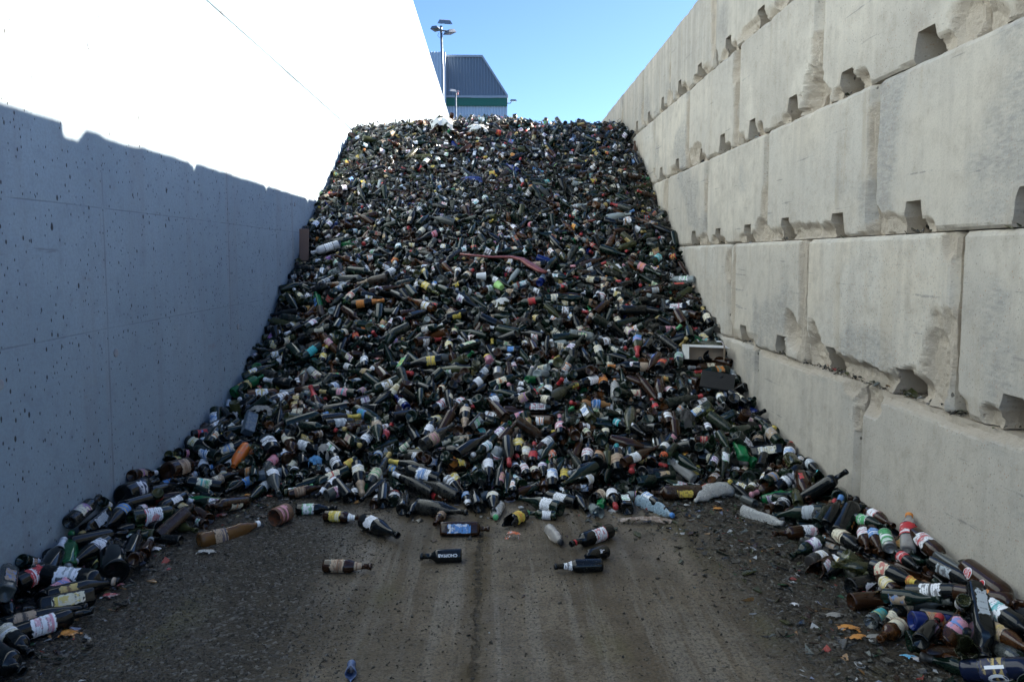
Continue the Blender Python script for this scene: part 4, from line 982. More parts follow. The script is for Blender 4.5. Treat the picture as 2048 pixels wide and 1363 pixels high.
# ================================================================== THE HEAP: settle some thousands of bottles as rigid capsules
nr = np.random.RandomState(23)
kinds = ['wine', 'slope', 'fizz', 'slim', 'beer', 'stubby', 'flask', 'litre', 'mini', 'jar', 'stump']
kp = np.array([.22, .11, .06, .06, .21, .07, .05, .02, .075, .045, .08]); kp /= kp.sum()
N0 = 11500
X = nr.uniform(XL + .05, XR - .05, N0 * 3); Yv = nr.uniform(2.3, 14.2, N0 * 3)
Hs = H(X, Yv); dens = np.where(Hs > .015, 1.0, 0) * np.where(Yv > 12.6, .6, 1)
dens = dens * np.where(Yv < 12.6, .62, 1) * np.where(Yv < 5.1, 1.6, 1)
dens = dens * np.where((X < -1) & (Yv < 3.5), .45, 1); keep = nr.rand(len(X)) < dens; X = X[keep][:N0]; Yv = Yv[keep][:N0]
area_n = len(X)
kd = nr.choice(len(kinds), area_n, p=kp)
Lk = np.array([TL(k) for k in kinds]); Rk = np.array([TR(k) for k in kinds])
# further up there is more breakage: smaller pieces
up = np.clip((Yv - 6.8) / 2.5, 0, 1); re_ = nr.rand(area_n) < up * .5
kd[re_] = nr.choice([4, 5, 8, 9, 10], re_.sum(), p=[.28, .14, .22, .12, .24])
nearb = (Yv < 5.1) & (nr.rand(area_n) < .55); kd[nearb] = nr.choice([4, 5, 8, 9, 10], nearb.sum(), p=[.42, .18, .18, .08, .14])
scl = 1 - .16 * up * nr.rand(area_n)
Len = Lk[kd] * scl; Rad = Rk[kd] * scl
core_d = .19
def Hb(x, y): return np.maximum(H(x, y) - core_d, np.where(H(x, y) > .2, H(x, y) * .35, 0.0)).clip(0)
e_ = .05
gxn = (H(X + e_, Yv) - H(X - e_, Yv)) / (2 * e_); gyn = (H(X, Yv + e_) - H(X, Yv - e_)) / (2 * e_)
az = nr.uniform(0, 2 * np.pi, area_n); dx, dy = np.cos(az), np.sin(az)
dz = gxn * dx + gyn * dy + nr.normal(0, .22, area_n) * (Hs[keep][:N0] > .25)
D = np.stack([dx, dy, dz], 1); D /= np.linalg.norm(D, axis=1)[:, None]
nrm0 = np.stack([-gxn, -gyn, np.ones(area_n)], 1); nrm0 /= np.linalg.norm(nrm0, axis=1)[:, None]
tl = np.where(H(X, Yv) > .28, np.clip(nr.normal(0, .62, area_n), -1.25, 1.25), nr.normal(0, .06, area_n))
D = D * np.cos(tl)[:, None] + nrm0 * np.sin(tl)[:, None]
lay = nr.rand(area_n)
Cn = np.stack([X, Yv, np.maximum(H(X, Yv) - core_d * .6 + lay * .26, 0) + Rad], 1)
hl = (Len * .5 - Rad * .75)[:, None]
A = Cn - D * hl; Bv = Cn + D * hl; RR = Rad * .90
hA = np.array([c[0] + (c[1]-c[0]) / np.linalg.norm(c[1]-c[0]) * c[2] * .75 for c in caps]); hBv = np.array([c[1] - (c[1]-c[0]) / np.linalg.norm(c[1]-c[0]) * c[2] * .75 for c in caps]); hR = np.array([c[2] * .92 for c in caps])
nF = area_n; A = np.concatenate([A, hA]); Bv = np.concatenate([Bv, hBv]); RR = np.concatenate([RR, hR])
restL = np.linalg.norm(Bv - A, axis=1); fixed = np.arange(len(A)) >= nF
Rall = RR
def pairs(A, B):
    C = (A + B) / 2; cell = .34; ci = np.floor(C[:, :2] / cell).astype(int); ci -= ci.min(0); W = ci[:, 1].max() + 3
    key = (ci[:, 0] + 1) * W + ci[:, 1] + 1; order = np.argsort(key, kind='stable'); ks = key[order]
    out = []
    for off in (0, 1, W - 1, W, W + 1):
        lo = np.searchsorted(ks, key + off, 'left'); hi = np.searchsorted(ks, key + off, 'right'); cnt = hi - lo
        i = np.repeat(np.arange(len(key)), cnt); st = np.repeat(np.cumsum(cnt) - cnt, cnt)
        j = order[np.repeat(lo, cnt) + (np.arange(cnt.sum()) - st)]
        m = i < j if off == 0 else np.ones(len(i), bool)
        out.append(np.stack([i[m], j[m]], 1))
    P = np.concatenate(out); d = np.linalg.norm(C[P[:, 0]] - C[P[:, 1]], axis=1)
    m = (d < (restL[P[:, 0]] + restL[P[:, 1]]) / 2 + .11) & ~(fixed[P[:, 0]] & fixed[P[:, 1]])
    return P[m]
ITER = 70
for it in range(ITER):
    if it % 8 == 0: P = pairs(A, Bv); pi, pj = P[:, 0], P[:, 1]
    # gravity and a slight slide
    if it < ITER - 12:
        A[:nF, 2] -= .006; Bv[:nF, 2] -= .006
    p1, q1, p2, q2 = A[pi], Bv[pi], A[pj], Bv[pj]
    d1, d2, r = q1 - p1, q2 - p2, p1 - p2
    a = (d1 * d1).sum(1) + 1e-9; e = (d2 * d2).sum(1) + 1e-9; f = (d2 * r).sum(1); c = (d1 * r).sum(1); b = (d1 * d2).sum(1)
    den = a * e - b * b
    s = np.clip(np.where(den > 1e-9, (b * f - c * e) / np.maximum(den, 1e-9), 0), 0, 1)
    t_ = (b * s + f) / e; tc = np.clip(t_, 0, 1); s = np.where(t_ != tc, np.clip((b * tc - c) / a, 0, 1), s)
    v = (p1 + d1 * s[:, None]) - (p2 + d2 * tc[:, None]); dist = np.linalg.norm(v, axis=1) + 1e-9
    pen = Rall[pi] + Rall[pj] - dist; m = pen > 0
    if m.any():
        nrm = v[m] / dist[m][:, None]; pm = pen[m]; s_, t2 = s[m], tc[m]; I, J = pi[m], pj[m]
        wi = np.where(fixed[I], 0, 1.0); wj = np.where(fixed[J], 0, 1.0); ws = (wi + wj)
        k = .42 * pm / ws
        dA = np.zeros_like(A); dB = np.zeros_like(Bv)
        for (I_, w_, sg, par) in ((I, wi, 1, s_), (J, wj, -1, t2)):
            push = nrm * (k * w_ * sg)[:, None]
            for ax in range(3):
                dA[:, ax] += np.bincount(I_, push[:, ax] * (1 - par) * 1.5, len(A)); dB[:, ax] += np.bincount(I_, push[:, ax] * par * 1.5, len(A))
        ln = np.maximum(np.linalg.norm(dA, axis=1), 1e-9); dA *= np.minimum(1, .03 / ln)[:, None]
        ln = np.maximum(np.linalg.norm(dB, axis=1), 1e-9); dB *= np.minimum(1, .03 / ln)[:, None]
        A[:nF] += dA[:nF]; Bv[:nF] += dB[:nF]
    # length
    d = Bv - A; ln = np.linalg.norm(d, axis=1) + 1e-9; cor = (d / ln[:, None]) * ((ln - restL) * .5)[:, None]
    A[:nF] += cor[:nF]; Bv[:nF] -= cor[:nF]
    for Q in (A, Bv):
        Q[:nF, 0] = np.clip(Q[:nF, 0], XL + Rall[:nF] + .003, XR - Rall[:nF] - .003)
        fl = Hb(Q[:nF, 0], Q[:nF, 1]) + Rall[:nF] * .95; Q[:nF, 2] = np.maximum(Q[:nF, 2], fl)
        # nothing climbs far above the surface of the heap
        top = np.maximum(H(Q[:nF, 0], Q[:nF, 1]), 0) + .11; Q[:nF, 2] = np.minimum(Q[:nF, 2], np.maximum(top, fl))
A, Bv = A[:nF], Bv[:nF]; d = Bv - A; d /= np.linalg.norm(d, axis=1)[:, None]; Ctr = (A + Bv) / 2
steep = d[:, 2] - (d[:, 1] * .5); swap = np.where(np.abs(steep) > .35, (steep > 0) & (nr.rand(nF) < .62) | (steep <= 0) & (nr.rand(nF) < .38), nr.rand(nF) < .5); d[swap] *= -1
base = Ctr - d * (Len / 2)[:, None]; tip = Ctr + d * (Len / 2)[:, None]
okm = np.minimum(base[:, 1], tip[:, 1]) > 2.2
# nothing may stray onto the open floor away from the heap
edge = H(Ctr[:, 0], Ctr[:, 1]) > -.01
okm &= edge | (Ctr[:, 2] < .06) & (H(Ctr[:, 0], Ctr[:, 1]) > -.05)
# take away what still lies over one of the fixed bottles, seen from the open side
for (root, a, b, r) in heroes + clear:
    pt = a + (b - a) * .5; dirv = (np.array([0, 0, CAMZ]) - pt); dirv /= np.linalg.norm(dirv)
    for fpos in (.08, .35, .65, .95):
        p = a + (b - a) * fpos
        w_ = (p[None] + dirv[None] * 0) ; seg = np.clip(((p[None] - base) * d).sum(1), 0, Len); cl = base + d * seg[:, None]
        # distance from the sight line p + t*dir, t in 0..0.35
        v = cl - p[None]; t_ = np.clip((v * dirv).sum(1), 0.0, .30); dd = np.linalg.norm(v - dirv[None] * t_[:, None], axis=1)
        okm &= ~((dd < Rad + r * .45) & (t_ > r * .5))
        okm &= ~(np.linalg.norm(v, axis=1) < (Rad + r) * .62)

# visibility in a coarse picture, to find the ones that show largest
W_, H_ = 1024, 682; zb = np.full((H_, W_), 1e9); ib = np.full((H_, W_), -1, int)
idx = np.where(okm)[0]
allseg = [(base[i], tip[i], Rad[i], i) for i in idx] + [(h[1], h[2], h[3], 100000 + n_) for n_, h in enumerate(heroes)]
PB = proj(np.array([s[0] for s in allseg])); PT = proj(np.array([s[1] for s in allseg]))
for n_, s_ in enumerate(allseg):
    for kf, rf in ((.1, 1), (.3, 1), (.5, 1), (.7, .8), (.88, .4)):
        q = PB[n_] + (PT[n_] - PB[n_]) * kf; u = int(q[0] / 2); v = int(q[1] / 2); rp = max(1, int(s_[2] * rf * FPX / q[2] / 2))
        if u < -rp or v < -rp or u >= W_ + rp or v >= H_ + rp: continue
        u0, u1, v0, v1 = max(0, u - rp), min(W_, u + rp + 1), max(0, v - rp), min(H_, v + rp + 1)
        if u0 >= u1 or v0 >= v1: continue
        sub = zb[v0:v1, u0:u1]; zz = q[2] - s_[2]; m = sub > zz; sub[m] = zz; ib[v0:v1, u0:u1][m] = s_[3]
ids, cnts = np.unique(ib[ib >= 0], return_counts=True)
vis = dict(zip(ids.tolist(), cnts.tolist()))
n_auto = 300 - len(heroes)
cand = sorted([(c, i) for i, c in vis.items() if i < 100000], reverse=True)
auto = [i for c, i in cand[:n_auto]]; autoset = set(auto)

# ---- looks
gl_names = ['darkgreen', 'black', 'brown', 'green', 'olive', 'grey', 'clear', 'bright', 'amber', 'blue']
gl_p = np.array([.32, .30, .18, .07, .045, .04, .02, .008, .03, .004]); gl_p /= gl_p.sum()
lb_names = ['white', 'cream', 'tan', 'silver', 'yellow', 'red', 'pink', 'blue', 'orange', 'green', 'gold', 'teal', 'brown', 'black', 'purple']
lb_p = np.array([.50, .18, .09, .07, .030, .030, .02, .02, .018, .012, .030, .006, .02, .02, .004]); lb_p /= lb_p.sum()
cp_names = ['red', 'white', 'yellow', 'gold', 'silver', 'black', 'green', 'blue', 'orange', 'pink', 'tan']
cp_p = np.array([.17, .14, .05, .10, .10, .26, .025, .02, .02, .01, .09]); cp_p /= cp_p.sum()
gsel = nr.choice(len(gl_names), nF, p=gl_p); lsel = nr.choice(len(lb_names), nF, p=lb_p); isel = nr.choice(len(lb_names), nF, p=np.ones(len(lb_names)) / len(lb_names)); csel = nr.choice(len(cp_names), nF, p=cp_p)
haslab = nr.rand(nF) < .60; hascap = nr.rand(nF) < .22; dustv = np.clip(nr.beta(1.6, 2.6, nF) * 1.05, 0, 1)
dustv = np.clip(dustv + np.clip((Ctr[:, 1] - 6) * .03, -.12, .12), 0.02, 1)
seeds = nr.uniform(0, 60, nF); tearv = np.clip(nr.normal(.25, .3, nF), 0, 1); rolls = nr.uniform(-math.pi, math.pi, nF)
vis_roll = nr.normal(0, .9, nF)

# ---- landmarks used to say where a bottle lies
LM = [('the big dark jug by the left wall', 275, 975), ('the orange bottle', 478, 912), ('the olive oil bottle', 518, 905), ('the crushed brown plastic bottle', 460, 1062), ('the rusty tin can', 560, 1028),
      ('the blue and grey plastic bag', 640, 920), ('the carton on the left slope', 498, 858), ('the red cloth strip', 1010, 515), ('the crumpled white bag', 1005, 607), ('the green paper cup', 1000, 572),
      ('the cobalt blue bottle', 1088, 552), ('the tin lid', 996, 745), ('the yellow-capped jar', 978, 720), ('the cardboard box', 1425, 718), ('the black board', 1440, 760), ('the orange-capped milky bottle', 1230, 775),
      ('the flat juice bottle', 1192, 808), ('the orange foil wrapper', 1105, 915), ('the green crushed bottle', 1475, 905), ('the milky crushed bottle', 1360, 940), ('the orange crumple', 1327, 914),
      ('the upright brown beer bottle', 1534, 950), ('the red-dot bottle', 1610, 975), ('the green and white can', 1775, 1080), ('the torn white paper', 1617, 1062), ('the lettered brown bottle', 1985, 1172),
      ('the barcode bottle', 160, 1155), ('the golden label', 165, 1178), ('the blue label by the left wall', 232, 1035), ('the green-capped plastic bottle', 995, 1025), ('the black-capped ribbed bottle', 1110, 1072),
      ('the upside-down lettering', 885, 1112), ('the dusty black bag', 1375, 850), ('the brown board', 616, 488), ('the yellow-capped wine bottle', 1175, 763), ('the red-capped beer bottle', 1045, 932),
      ('the yellow foil neck', 800, 930), ('the big glossy black bottle', 1960, 1250), ('the dotted white label', 805, 805), ('the white-wrapped bottle', 650, 496)]
used_labels = set()
NUMW = ['', 'one', 'two', 'three', 'four', 'five', 'six', 'seven', 'eight', 'nine', 'ten', 'eleven', 'twelve', 'thirteen', 'fourteen', 'fifteen']
def say_where(u, v, w, skip=0):
    c = sorted(LM, key=lambda l: math.hypot(l[1] - u, l[2] - v)); l = c[skip]
    du, dv = u - l[1], v - l[2]; ang = math.degrees(math.atan2(-dv, du)) % 360
    dirs = ['right of', 'up right of', 'above', 'up left of', 'left of', 'down left of', 'below', 'down right of']
    dd = dirs[int((ang + 22.5) // 45) % 8]; bl_ = FPX * .3 / w; nlen = int(round(math.hypot(du, dv) / bl_ + .2))
    dist = 'just' if nlen < 1 else '%s bottle length%s' % (NUMW[min(nlen, 15)], '' if nlen == 1 else 's')
    return '%s %s %s' % (dist, dd, l[0])
def auto_label(i, b, t_, gname, lname, cname_, dv_, ty):
    u0, v0, w0 = proj(b)[0]; u1, v1, w1 = proj(t_)[0]; u, v, w = (u0 + u1) / 2, (v0 + v1) / 2, (w0 + w1) / 2
    dl = math.hypot(u1 - u0, v1 - v0); full = FPX * np.linalg.norm(t_ - b) / w
    gw = dict(darkgreen='dark green', grey='smoky', bright='bright green', amber='amber').get(gname, gname)
    look = ('dusty ' if dv_ > .6 else '') + gw + ' ' + ('broken bottle' if ty == 'stump' else dict(wine='wine bottle', slope='wine bottle', fizz='sparkling bottle', slim='slim bottle', beer='beer bottle', stubby='stubby bottle', flask='square bottle', litre='large bottle', mini='small bottle', jar='jar', jug='jug', flat='flat bottle')[ty])
    if lname: look += ', %s label' % lname
    if cname_: look += ', %s cap' % cname_
    short = look.split(',')[0]
    for lk in (look, ','.join(look.split(',')[:2]), short):
        for skip in range(9):
            lab = lk + ', ' + say_where(u, v, w, skip)
            if lab not in used_labels and len(lab.split()) <= 16: used_labels.add(lab); return lab
    return short + ' near the heap foot'
for n_, h in enumerate(heroes): used_labels.add(h[0]['label'])

for i in auto:
    ty = kinds[kd[i]]; lab = lb_names[lsel[i]] if haslab[i] and ty != 'stump' or (haslab[i] and ty == 'stump') else None
    cap = cp_names[csel[i]] if hascap[i] and TY[ty][4] is not None else None
    M = orient(base[i], d[i], vis_roll[i])
    root = make_bottle(ty, M, gl_names[gsel[i]], float(dustv[i]), lab, lb_names[isel[i]], cap, float(seeds[i]), float(tearv[i]), None, None, 22, scale=float(scl[i]))
    tag(root, auto_label(i, base[i], tip[i], gl_names[gsel[i]], lab if abs(vis_roll[i]) < 1.1 else None, cap, dustv[i], ty), 'bottle', 'discarded glass bottles and jars')

# ---- everything else of the heap as one object
def merge(ids_, seg):
    Vs, Fs, Ms, T, I_, Lc = [], [], [], [], [], []; nb = 0
    for kk, ty in enumerate(kinds):
        sel = [i for i in ids_ if kd[i] == kk]
        if not sel: continue
        sel = np.array(sel); pr, _, _, _, fo, n, fl = TY[ty]
        Mx = np.zeros((len(sel), 3, 3)); dd = d[sel]; c = np.array([0, 0, CAMZ]) - base[sel]; c -= dd * (c * dd).sum(1)[:, None]; c /= np.linalg.norm(c, axis=1)[:, None] + 1e-9
        y = np.cross(dd, c); cr, sr = np.cos(vis_roll[sel])[:, None], np.sin(vis_roll[sel])[:, None]
        xx = c * cr + y * sr; yy = -c * sr + y * cr
        Mx[:, :, 0], Mx[:, :, 1], Mx[:, :, 2] = xx, yy, dd
        gt = np.array([[*GL[gl_names[g]], 0] for g in gsel[sel]]); gt[:, 3] = dustv[sel]
        lt = np.array([[*LB[lb_names[g]], 0] for g in lsel[sel]]); lt[:, 3] = tearv[sel]; it_ = np.array([[*LB[lb_names[g]], 1] for g in isel[sel]]); ct = np.array([[*LB[cp_names[g]], 1] for g in csel[sel]])
        V, F = lathe(simp(pr, seg), seg, n, fl)
        if ty == 'stump':
            th = np.arctan2(V[:, 1], V[:, 0]); m = V[:, 2] > .10; V[m, 2] += .035 * np.sin(th[m] * 2) + .02 * np.sin(th[m] * 5)
        parts = [(V, F, np.zeros((len(V), 3)), 0, gt, np.ones(len(sel), bool))]
        V, F, C = label_patch(ty, seg); parts.append((V, F, C, 1, lt, haslab[sel]))
        sl = foil_sleeve(ty, seg)
        if sl: parts.append((sl[0], sl[1], np.zeros((len(sl[0]), 3)), 2, ct, hascap[sel]))
        for (V, F, C, mi, tn, msk) in parts:
            if not msk.any(): continue
            mm = Mx[msk]; P_ = np.einsum('nij,vj->nvi', mm, V) * scl[sel][msk][:, None, None] + base[sel][msk][:, None]; k = len(mm); nv = len(V)
            Vs.append(P_.reshape(-1, 3)); Fs.append((F[None] + (np.arange(k) * nv)[:, None, None] + nb).reshape(-1, 4)); nb += k * nv
            Ms.append(np.full(k * len(F), mi)); T.append(np.repeat(tn[msk], nv, 0)); I_.append(np.repeat(it_[msk], nv, 0))
            CC = np.tile(C[None], (k, 1, 1)); CC[:, :, 2] = seeds[sel][msk][:, None]; Lc.append(CC.reshape(-1, 3))
    return Vs, Fs, Ms, T, I_, Lc, nb
rest = [i for i in idx if i not in autoset]
near = [i for i in rest if Ctr[i, 1] < 7.5]; far = [i for i in rest if Ctr[i, 1] >= 7.5]
r1 = merge(near, 16); r2 = merge(far, 10)
me = new_mesh('bottle_heap', np.concatenate(r1[0] + r2[0]), np.concatenate([f for f in r1[1]] + [f + r1[6] for f in r2[1]]), [M_GLASS, M_LABEL, M_FOIL], np.concatenate(r1[2] + r2[2]), True,
              dict(tint=np.concatenate(r1[3] + r2[3]), ink=np.concatenate(r1[4] + r2[4]), lc=np.concatenate(r1[5] + r2[5])))
link('bottle_heap', me, kind='stuff')
print('BOTTLES', nF, len(idx), 'heroes', len(heroes), 'auto', len(auto), 'stuff', len(rest), 'auto min px', cand[n_auto - 1] if len(cand) > n_auto else None)

# dark dirt and crushed glass under the bottles
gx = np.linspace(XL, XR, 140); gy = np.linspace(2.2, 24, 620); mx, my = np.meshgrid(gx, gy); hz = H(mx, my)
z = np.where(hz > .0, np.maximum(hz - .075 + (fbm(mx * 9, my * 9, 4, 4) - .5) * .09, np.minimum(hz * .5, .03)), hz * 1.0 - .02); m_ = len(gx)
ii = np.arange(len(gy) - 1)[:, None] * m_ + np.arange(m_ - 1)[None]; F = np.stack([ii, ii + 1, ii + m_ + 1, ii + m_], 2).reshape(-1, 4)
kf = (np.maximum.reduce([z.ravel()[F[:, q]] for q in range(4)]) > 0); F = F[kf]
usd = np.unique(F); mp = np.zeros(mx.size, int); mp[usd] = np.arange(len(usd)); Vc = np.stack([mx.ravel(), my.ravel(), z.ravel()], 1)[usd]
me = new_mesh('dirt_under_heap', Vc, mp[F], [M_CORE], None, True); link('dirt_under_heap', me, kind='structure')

# ================================================================== OTHER RUBBISH
def film_mat(name, col, trans=.5, rough=.28):
    t = NT(name); p = t.obj(); a = t.noise(p, 30, 4, .6)
    t.set(Base_Color=t.mix(t.ramp(a, .45, .85, 0, .6), col, (.17, .15, .12)), Roughness=t.ramp(a, .3, .7, rough * .6, rough * 1.5), Transmission_Weight=trans, IOR=1.35, Normal=t.bump(t.noise(p, 55, 4), .35, .004))
    return t.m
M_MILKY = film_mat('milky_plastic', (.62, .60, .56), .35); M_PALEBLUE = film_mat('pale_blue_plastic', (.45, .60, .70), .45); M_PETB = film_mat('brown_plastic', (.22, .10, .03), .45, .12)
M_PETG = film_mat('green_plastic', (.02, .28, .09), .35, .12); M_PETC = film_mat('clear_plastic', (.72, .66, .60), .6, .15); M_JUICE = film_mat('orange_drink_plastic', (.45, .22, .08), .3, .15)
M_GREYF = film_mat('grey_film', (.38, .36, .33), .3, .4); M_WHITEF = film_mat('white_film', (.74, .73, .70), .1, .5); M_BLUEF = film_mat('blue_film', (.10, .30, .55), .2, .4)
M_TUMBLER = film_mat('dull_clear_glass', (.55, .62, .60), .6, .08)
def crushed(pr, seg, squash=.6, bend=.0, amp=.10, seed=0.0, ribs=0):
    # finer rings first
    q = []
    for a, b in zip(pr[:-1], pr[1:]):
        k = max(1, int(abs(b[0] - a[0]) / .012)); q += [(a[0] + (b[0] - a[0]) * j / k, a[1] + (b[1] - a[1]) * j / k) for j in range(k)]
    q.append(pr[-1])
    if ribs: q = [(z, r * (1 + .035 * math.sin(z * ribs)) if .03 < z < .15 else r) for z, r in q]
    V, F = lathe(q, seg); L = max(z for z, r in pr); th = np.arctan2(V[:, 1], V[:, 0]); z = V[:, 2]
    r = np.hypot(V[:, 0], V[:, 1]); R0 = max(rr for zz, rr in pr); w = np.clip(r / R0, 0, 1)
    n = (fbm(th * 1.3 + 10, z * 22 + seed, seed, 3) - .45) + .5 * np.abs(fbm(th * 2.1 + 4, z * 40 + seed * 2, seed + 4, 2) - .4)
    sc = 1 + amp * n * 2.4 * w; V[:, 0] *= sc; V[:, 1] *= sc
    env = .35 + .65 * np.sin(np.clip(z / L, 0, 1) * np.pi); sq = 1 - (1 - squash) * env * (r > .014)
    V[:, 0] *= sq; V[:, 1] *= 1 + (1 - sq) * .35
    V[:, 1] += bend * np.sin(z / L * np.pi) ; V[:, 0] += bend * .2 * np.sin(z / L * 2 * np.pi)
    return V, F
PET = [(.016, .0004), (.004, .018), (0, .028), (.008, .037), (.03, .041), (.10, .040), (.12, .037), (.14, .041), (.22, .041), (.26, .032), (.29, .018), (.305, .0135), (.330, .0135), (.331, .0004)]
PETS = [(.012, .0004), (.004, .014), (0, .022), (.006, .030), (.06, .031), (.13, .031), (.17, .024), (.19, .0135), (.215, .0135), (.216, .0004)]
def plastic(name, pr, uv, mat, label, squash=.6, bend=0, amp=.1, cap=None, lab=None, seed=1.0, ribs=0, sc=1.0, cat='plastic bottle', dirz=None, ink='blue'):
    L = max(z for z, r in pr) * sc; r = max(r for z, r in pr) * sc * (squash * .5 + .5)
    a = hit(uv[0], uv[1], r * .9); b = hit(uv[2], uv[3], r * .7); d = b - a; d /= np.linalg.norm(d)
    if dirz is not None: d = np.array(dirz, float); d /= np.linalg.norm(d)
    mid = (a + b) / 2; a = mid - d * L / 2; b = mid + d * L / 2
    for q in (a, b): q[2] = max(q[2], max(float(H(q[0], q[1])), 0) + r * .8); q[0] = min(q[0], XR - r - .01)
    d = b - a; d /= np.linalg.norm(d)
    M = orient(a, d, .3) @ Matrix.Scale(sc, 4)
    root = bpy.data.objects.new(name, None); COL.objects.link(root); root.matrix_world = M; root.empty_display_size = .03
    V, F = crushed(pr, 30, squash, bend, amp, seed, ribs); link('plastic_body', new_mesh('plastic_body', V, F, [mat], None, True), root)
    if lab:
        q = [(zz, rr + .0012) for zz, rr in pr if .05 < zz < .20]; q = [(.07, max(rr for z, rr in pr) + .001)] + [(.07 + .012 * j, max(rr for z, rr in pr) + .001) for j in range(1, 7)]
        V, F = crushed(q, 30, squash, bend, amp, seed); th = np.arctan2(V[:, 1], V[:, 0])
        # same crumple as the body under it
        L0 = max(z for z, r in pr); V0, F0 = lathe(q, 30); th = np.arctan2(V0[:, 1], V0[:, 0]); z = V0[:, 2]; n = (fbm(th * 1.3 + 10, z * 22 + seed, seed, 3) - .45) + .5 * np.abs(fbm(th * 2.1 + 4, z * 40 + seed * 2, seed + 4, 2) - .4)
        scc = 1 + amp * n * 2.4 + .03; V = V0.copy(); V[:, 0] *= scc; V[:, 1] *= scc; env = .35 + .65 * np.sin(np.clip(z / L0, 0, 1) * np.pi); sq = 1 - (1 - squash) * env
        V[:, 0] *= sq; V[:, 1] *= 1 + (1 - sq) * .35; V[:, 1] += bend * np.sin(z / L0 * np.pi); V[:, 0] += bend * .2 * np.sin(z / L0 * 2 * np.pi)
        C = np.stack([(z - .07) / .072, (th / (2 * math.pi) + .5), np.full(len(z), seed)], 1)
        link('label', new_mesh('label', V, F, [M_LABEL], None, True, dict(tint=np.tile([*LB[lab], 0], (len(V), 1)), ink=np.tile([*LB[ink], 1], (len(V), 1)), lc=C)), root)
    if cap:
        L0 = max(z for z, r in pr); q = MB(); q.tube([(0, 0, L0 - .017), (0, 0, L0 - .015), (0, 0, L0 - .001), (0, 0, L0 + .002)], [.0145, .0160, .0158, .0135], 20)
        link('cap', q.mesh('cap', [flatmat(cap)], True), root)
    tag(root, label, cat); LMP.append((a, b)); return root
LMP = []
plastic('plastic_bottle', PET, (397, 1080, 518, 1048), M_PETB, 'crushed brown plastic bottle with blue and white label, alone on the left floor', .72, .02, .09, 'white', 'tan', 2.2, sc=1.05, ink='navy')
plastic('plastic_bottle', PETS, (1090, 1048, 1130, 1096), M_PETC, 'ribbed clear plastic bottle with black cap and magenta scraps, pointing at the camera', .85, .0, .05, 'black', None, 3.1, 260)
plastic('plastic_bottle', PETS, (1003, 1003, 988, 1044), M_MILKY, 'crumpled milky plastic bottle with green cap at the foot of the heap', .75, .01, .22, 'green', None, 4.2)
plastic('plastic_bottle', PET, (1274, 1000, 1346, 1032), M_PALEBLUE, 'flattened pale blue plastic bottle with bright blue cap, right heap foot', .35, .01, .2, 'blue', None, 5.7, sc=.95)
plastic('plastic_bottle', PET, (1464, 980, 1391, 1003), M_MILKY, 'long twisted milky plastic bottle lying on the dark shards', .55, .03, .14, None, None, 6.1, sc=1.0)
plastic('plastic_bottle', PETS, (1385, 955, 1340, 922), M_GREYF, 'crushed grey plastic bottle, round at its lower end, right heap foot', .9, .0, .25, None, None, 7.4, sc=1.1)
plastic('plastic_bottle', PETS, (1488, 1022, 1563, 1046), M_MILKY, 'flattened white plastic bottle on the glass shards', .4, .015, .08, None, None, 8.8, sc=1.25)
plastic('plastic_bottle', PETS, (1471, 907, 1490, 885), M_PETG, 'green crushed plastic bottle with its star-shaped base to the camera', .95, 0, .12, None, None, 9.3, sc=1.3, dirz=(.15, 1, .3))
plastic('plastic_bottle', PET, (1231, 803, 1229, 755), M_MILKY, 'milky plastic bottle with orange cap, base down, right of the heap middle', .8, .0, .14, 'orange', None, 10.4, sc=.85)
plastic('plastic_bottle', PETS, (1417, 750, 1417, 782), M_PALEBLUE, 'clear greenish plastic bottle upside down in front of the black board', .85, 0, .12, None, None, 11.2)
plastic('plastic_bottle', PETS, (1168, 806, 1216, 810), M_JUICE, 'flat juice bottle of orange plastic with a blue label, right slope', .8, 0, .07, None, 'blue', 12.6, ink='white')
plastic('plastic_bottle', PETS, (1198, 1018, 1208, 992), M_PETG, 'green plastic bottle end beside the clear tumbler', .95, 0, .05, None, None, 13.5, sc=.8)
plastic('plastic_bottle', PETS, (1822, 1084, 1842, 1052), M_PETC, 'clear plastic bottle with red label and orange rim against the right wall', .9, 0, .06, 'orange', 'red', 14.5, sc=1.1, ink='white')
TUM = [(.006, .0004), (.002, .024), (0, .027), (.01, .028), (.10, .037), (.102, .0375), (.10, .0355), (.02, .027), (.012, .0004)]
plastic('glass_tumbler', TUM, (1179, 1008, 1203, 1034), M_TUMBLER, 'small clear drinking glass pointing at the camera, right toe of the heap', 1, 0, .0, cat='drinking glass')
CUPP = [(.004, .0004), (0, .026), (.001, .028), (.09, .040), (.093, .042), (.094, .040), (.088, .0385), (.01, .027), (.008, .0004)]
plastic('paper_cup', CUPP, (1008, 578, 990, 566), plain('green_cup_paper', (.36, .62, .20), .6, 0, .35, 18), 'green and yellow paper cup on the middle slope', .8, 0, .05, cat='paper cup')
plastic('paper_cup', CUPP, (950, 552, 974, 554), plain('white_cup_paper', (.72, .72, .72), .6, 0, .15, 18), 'white paper cup above and left of the green one', .95, 0, .03, cat='paper cup')

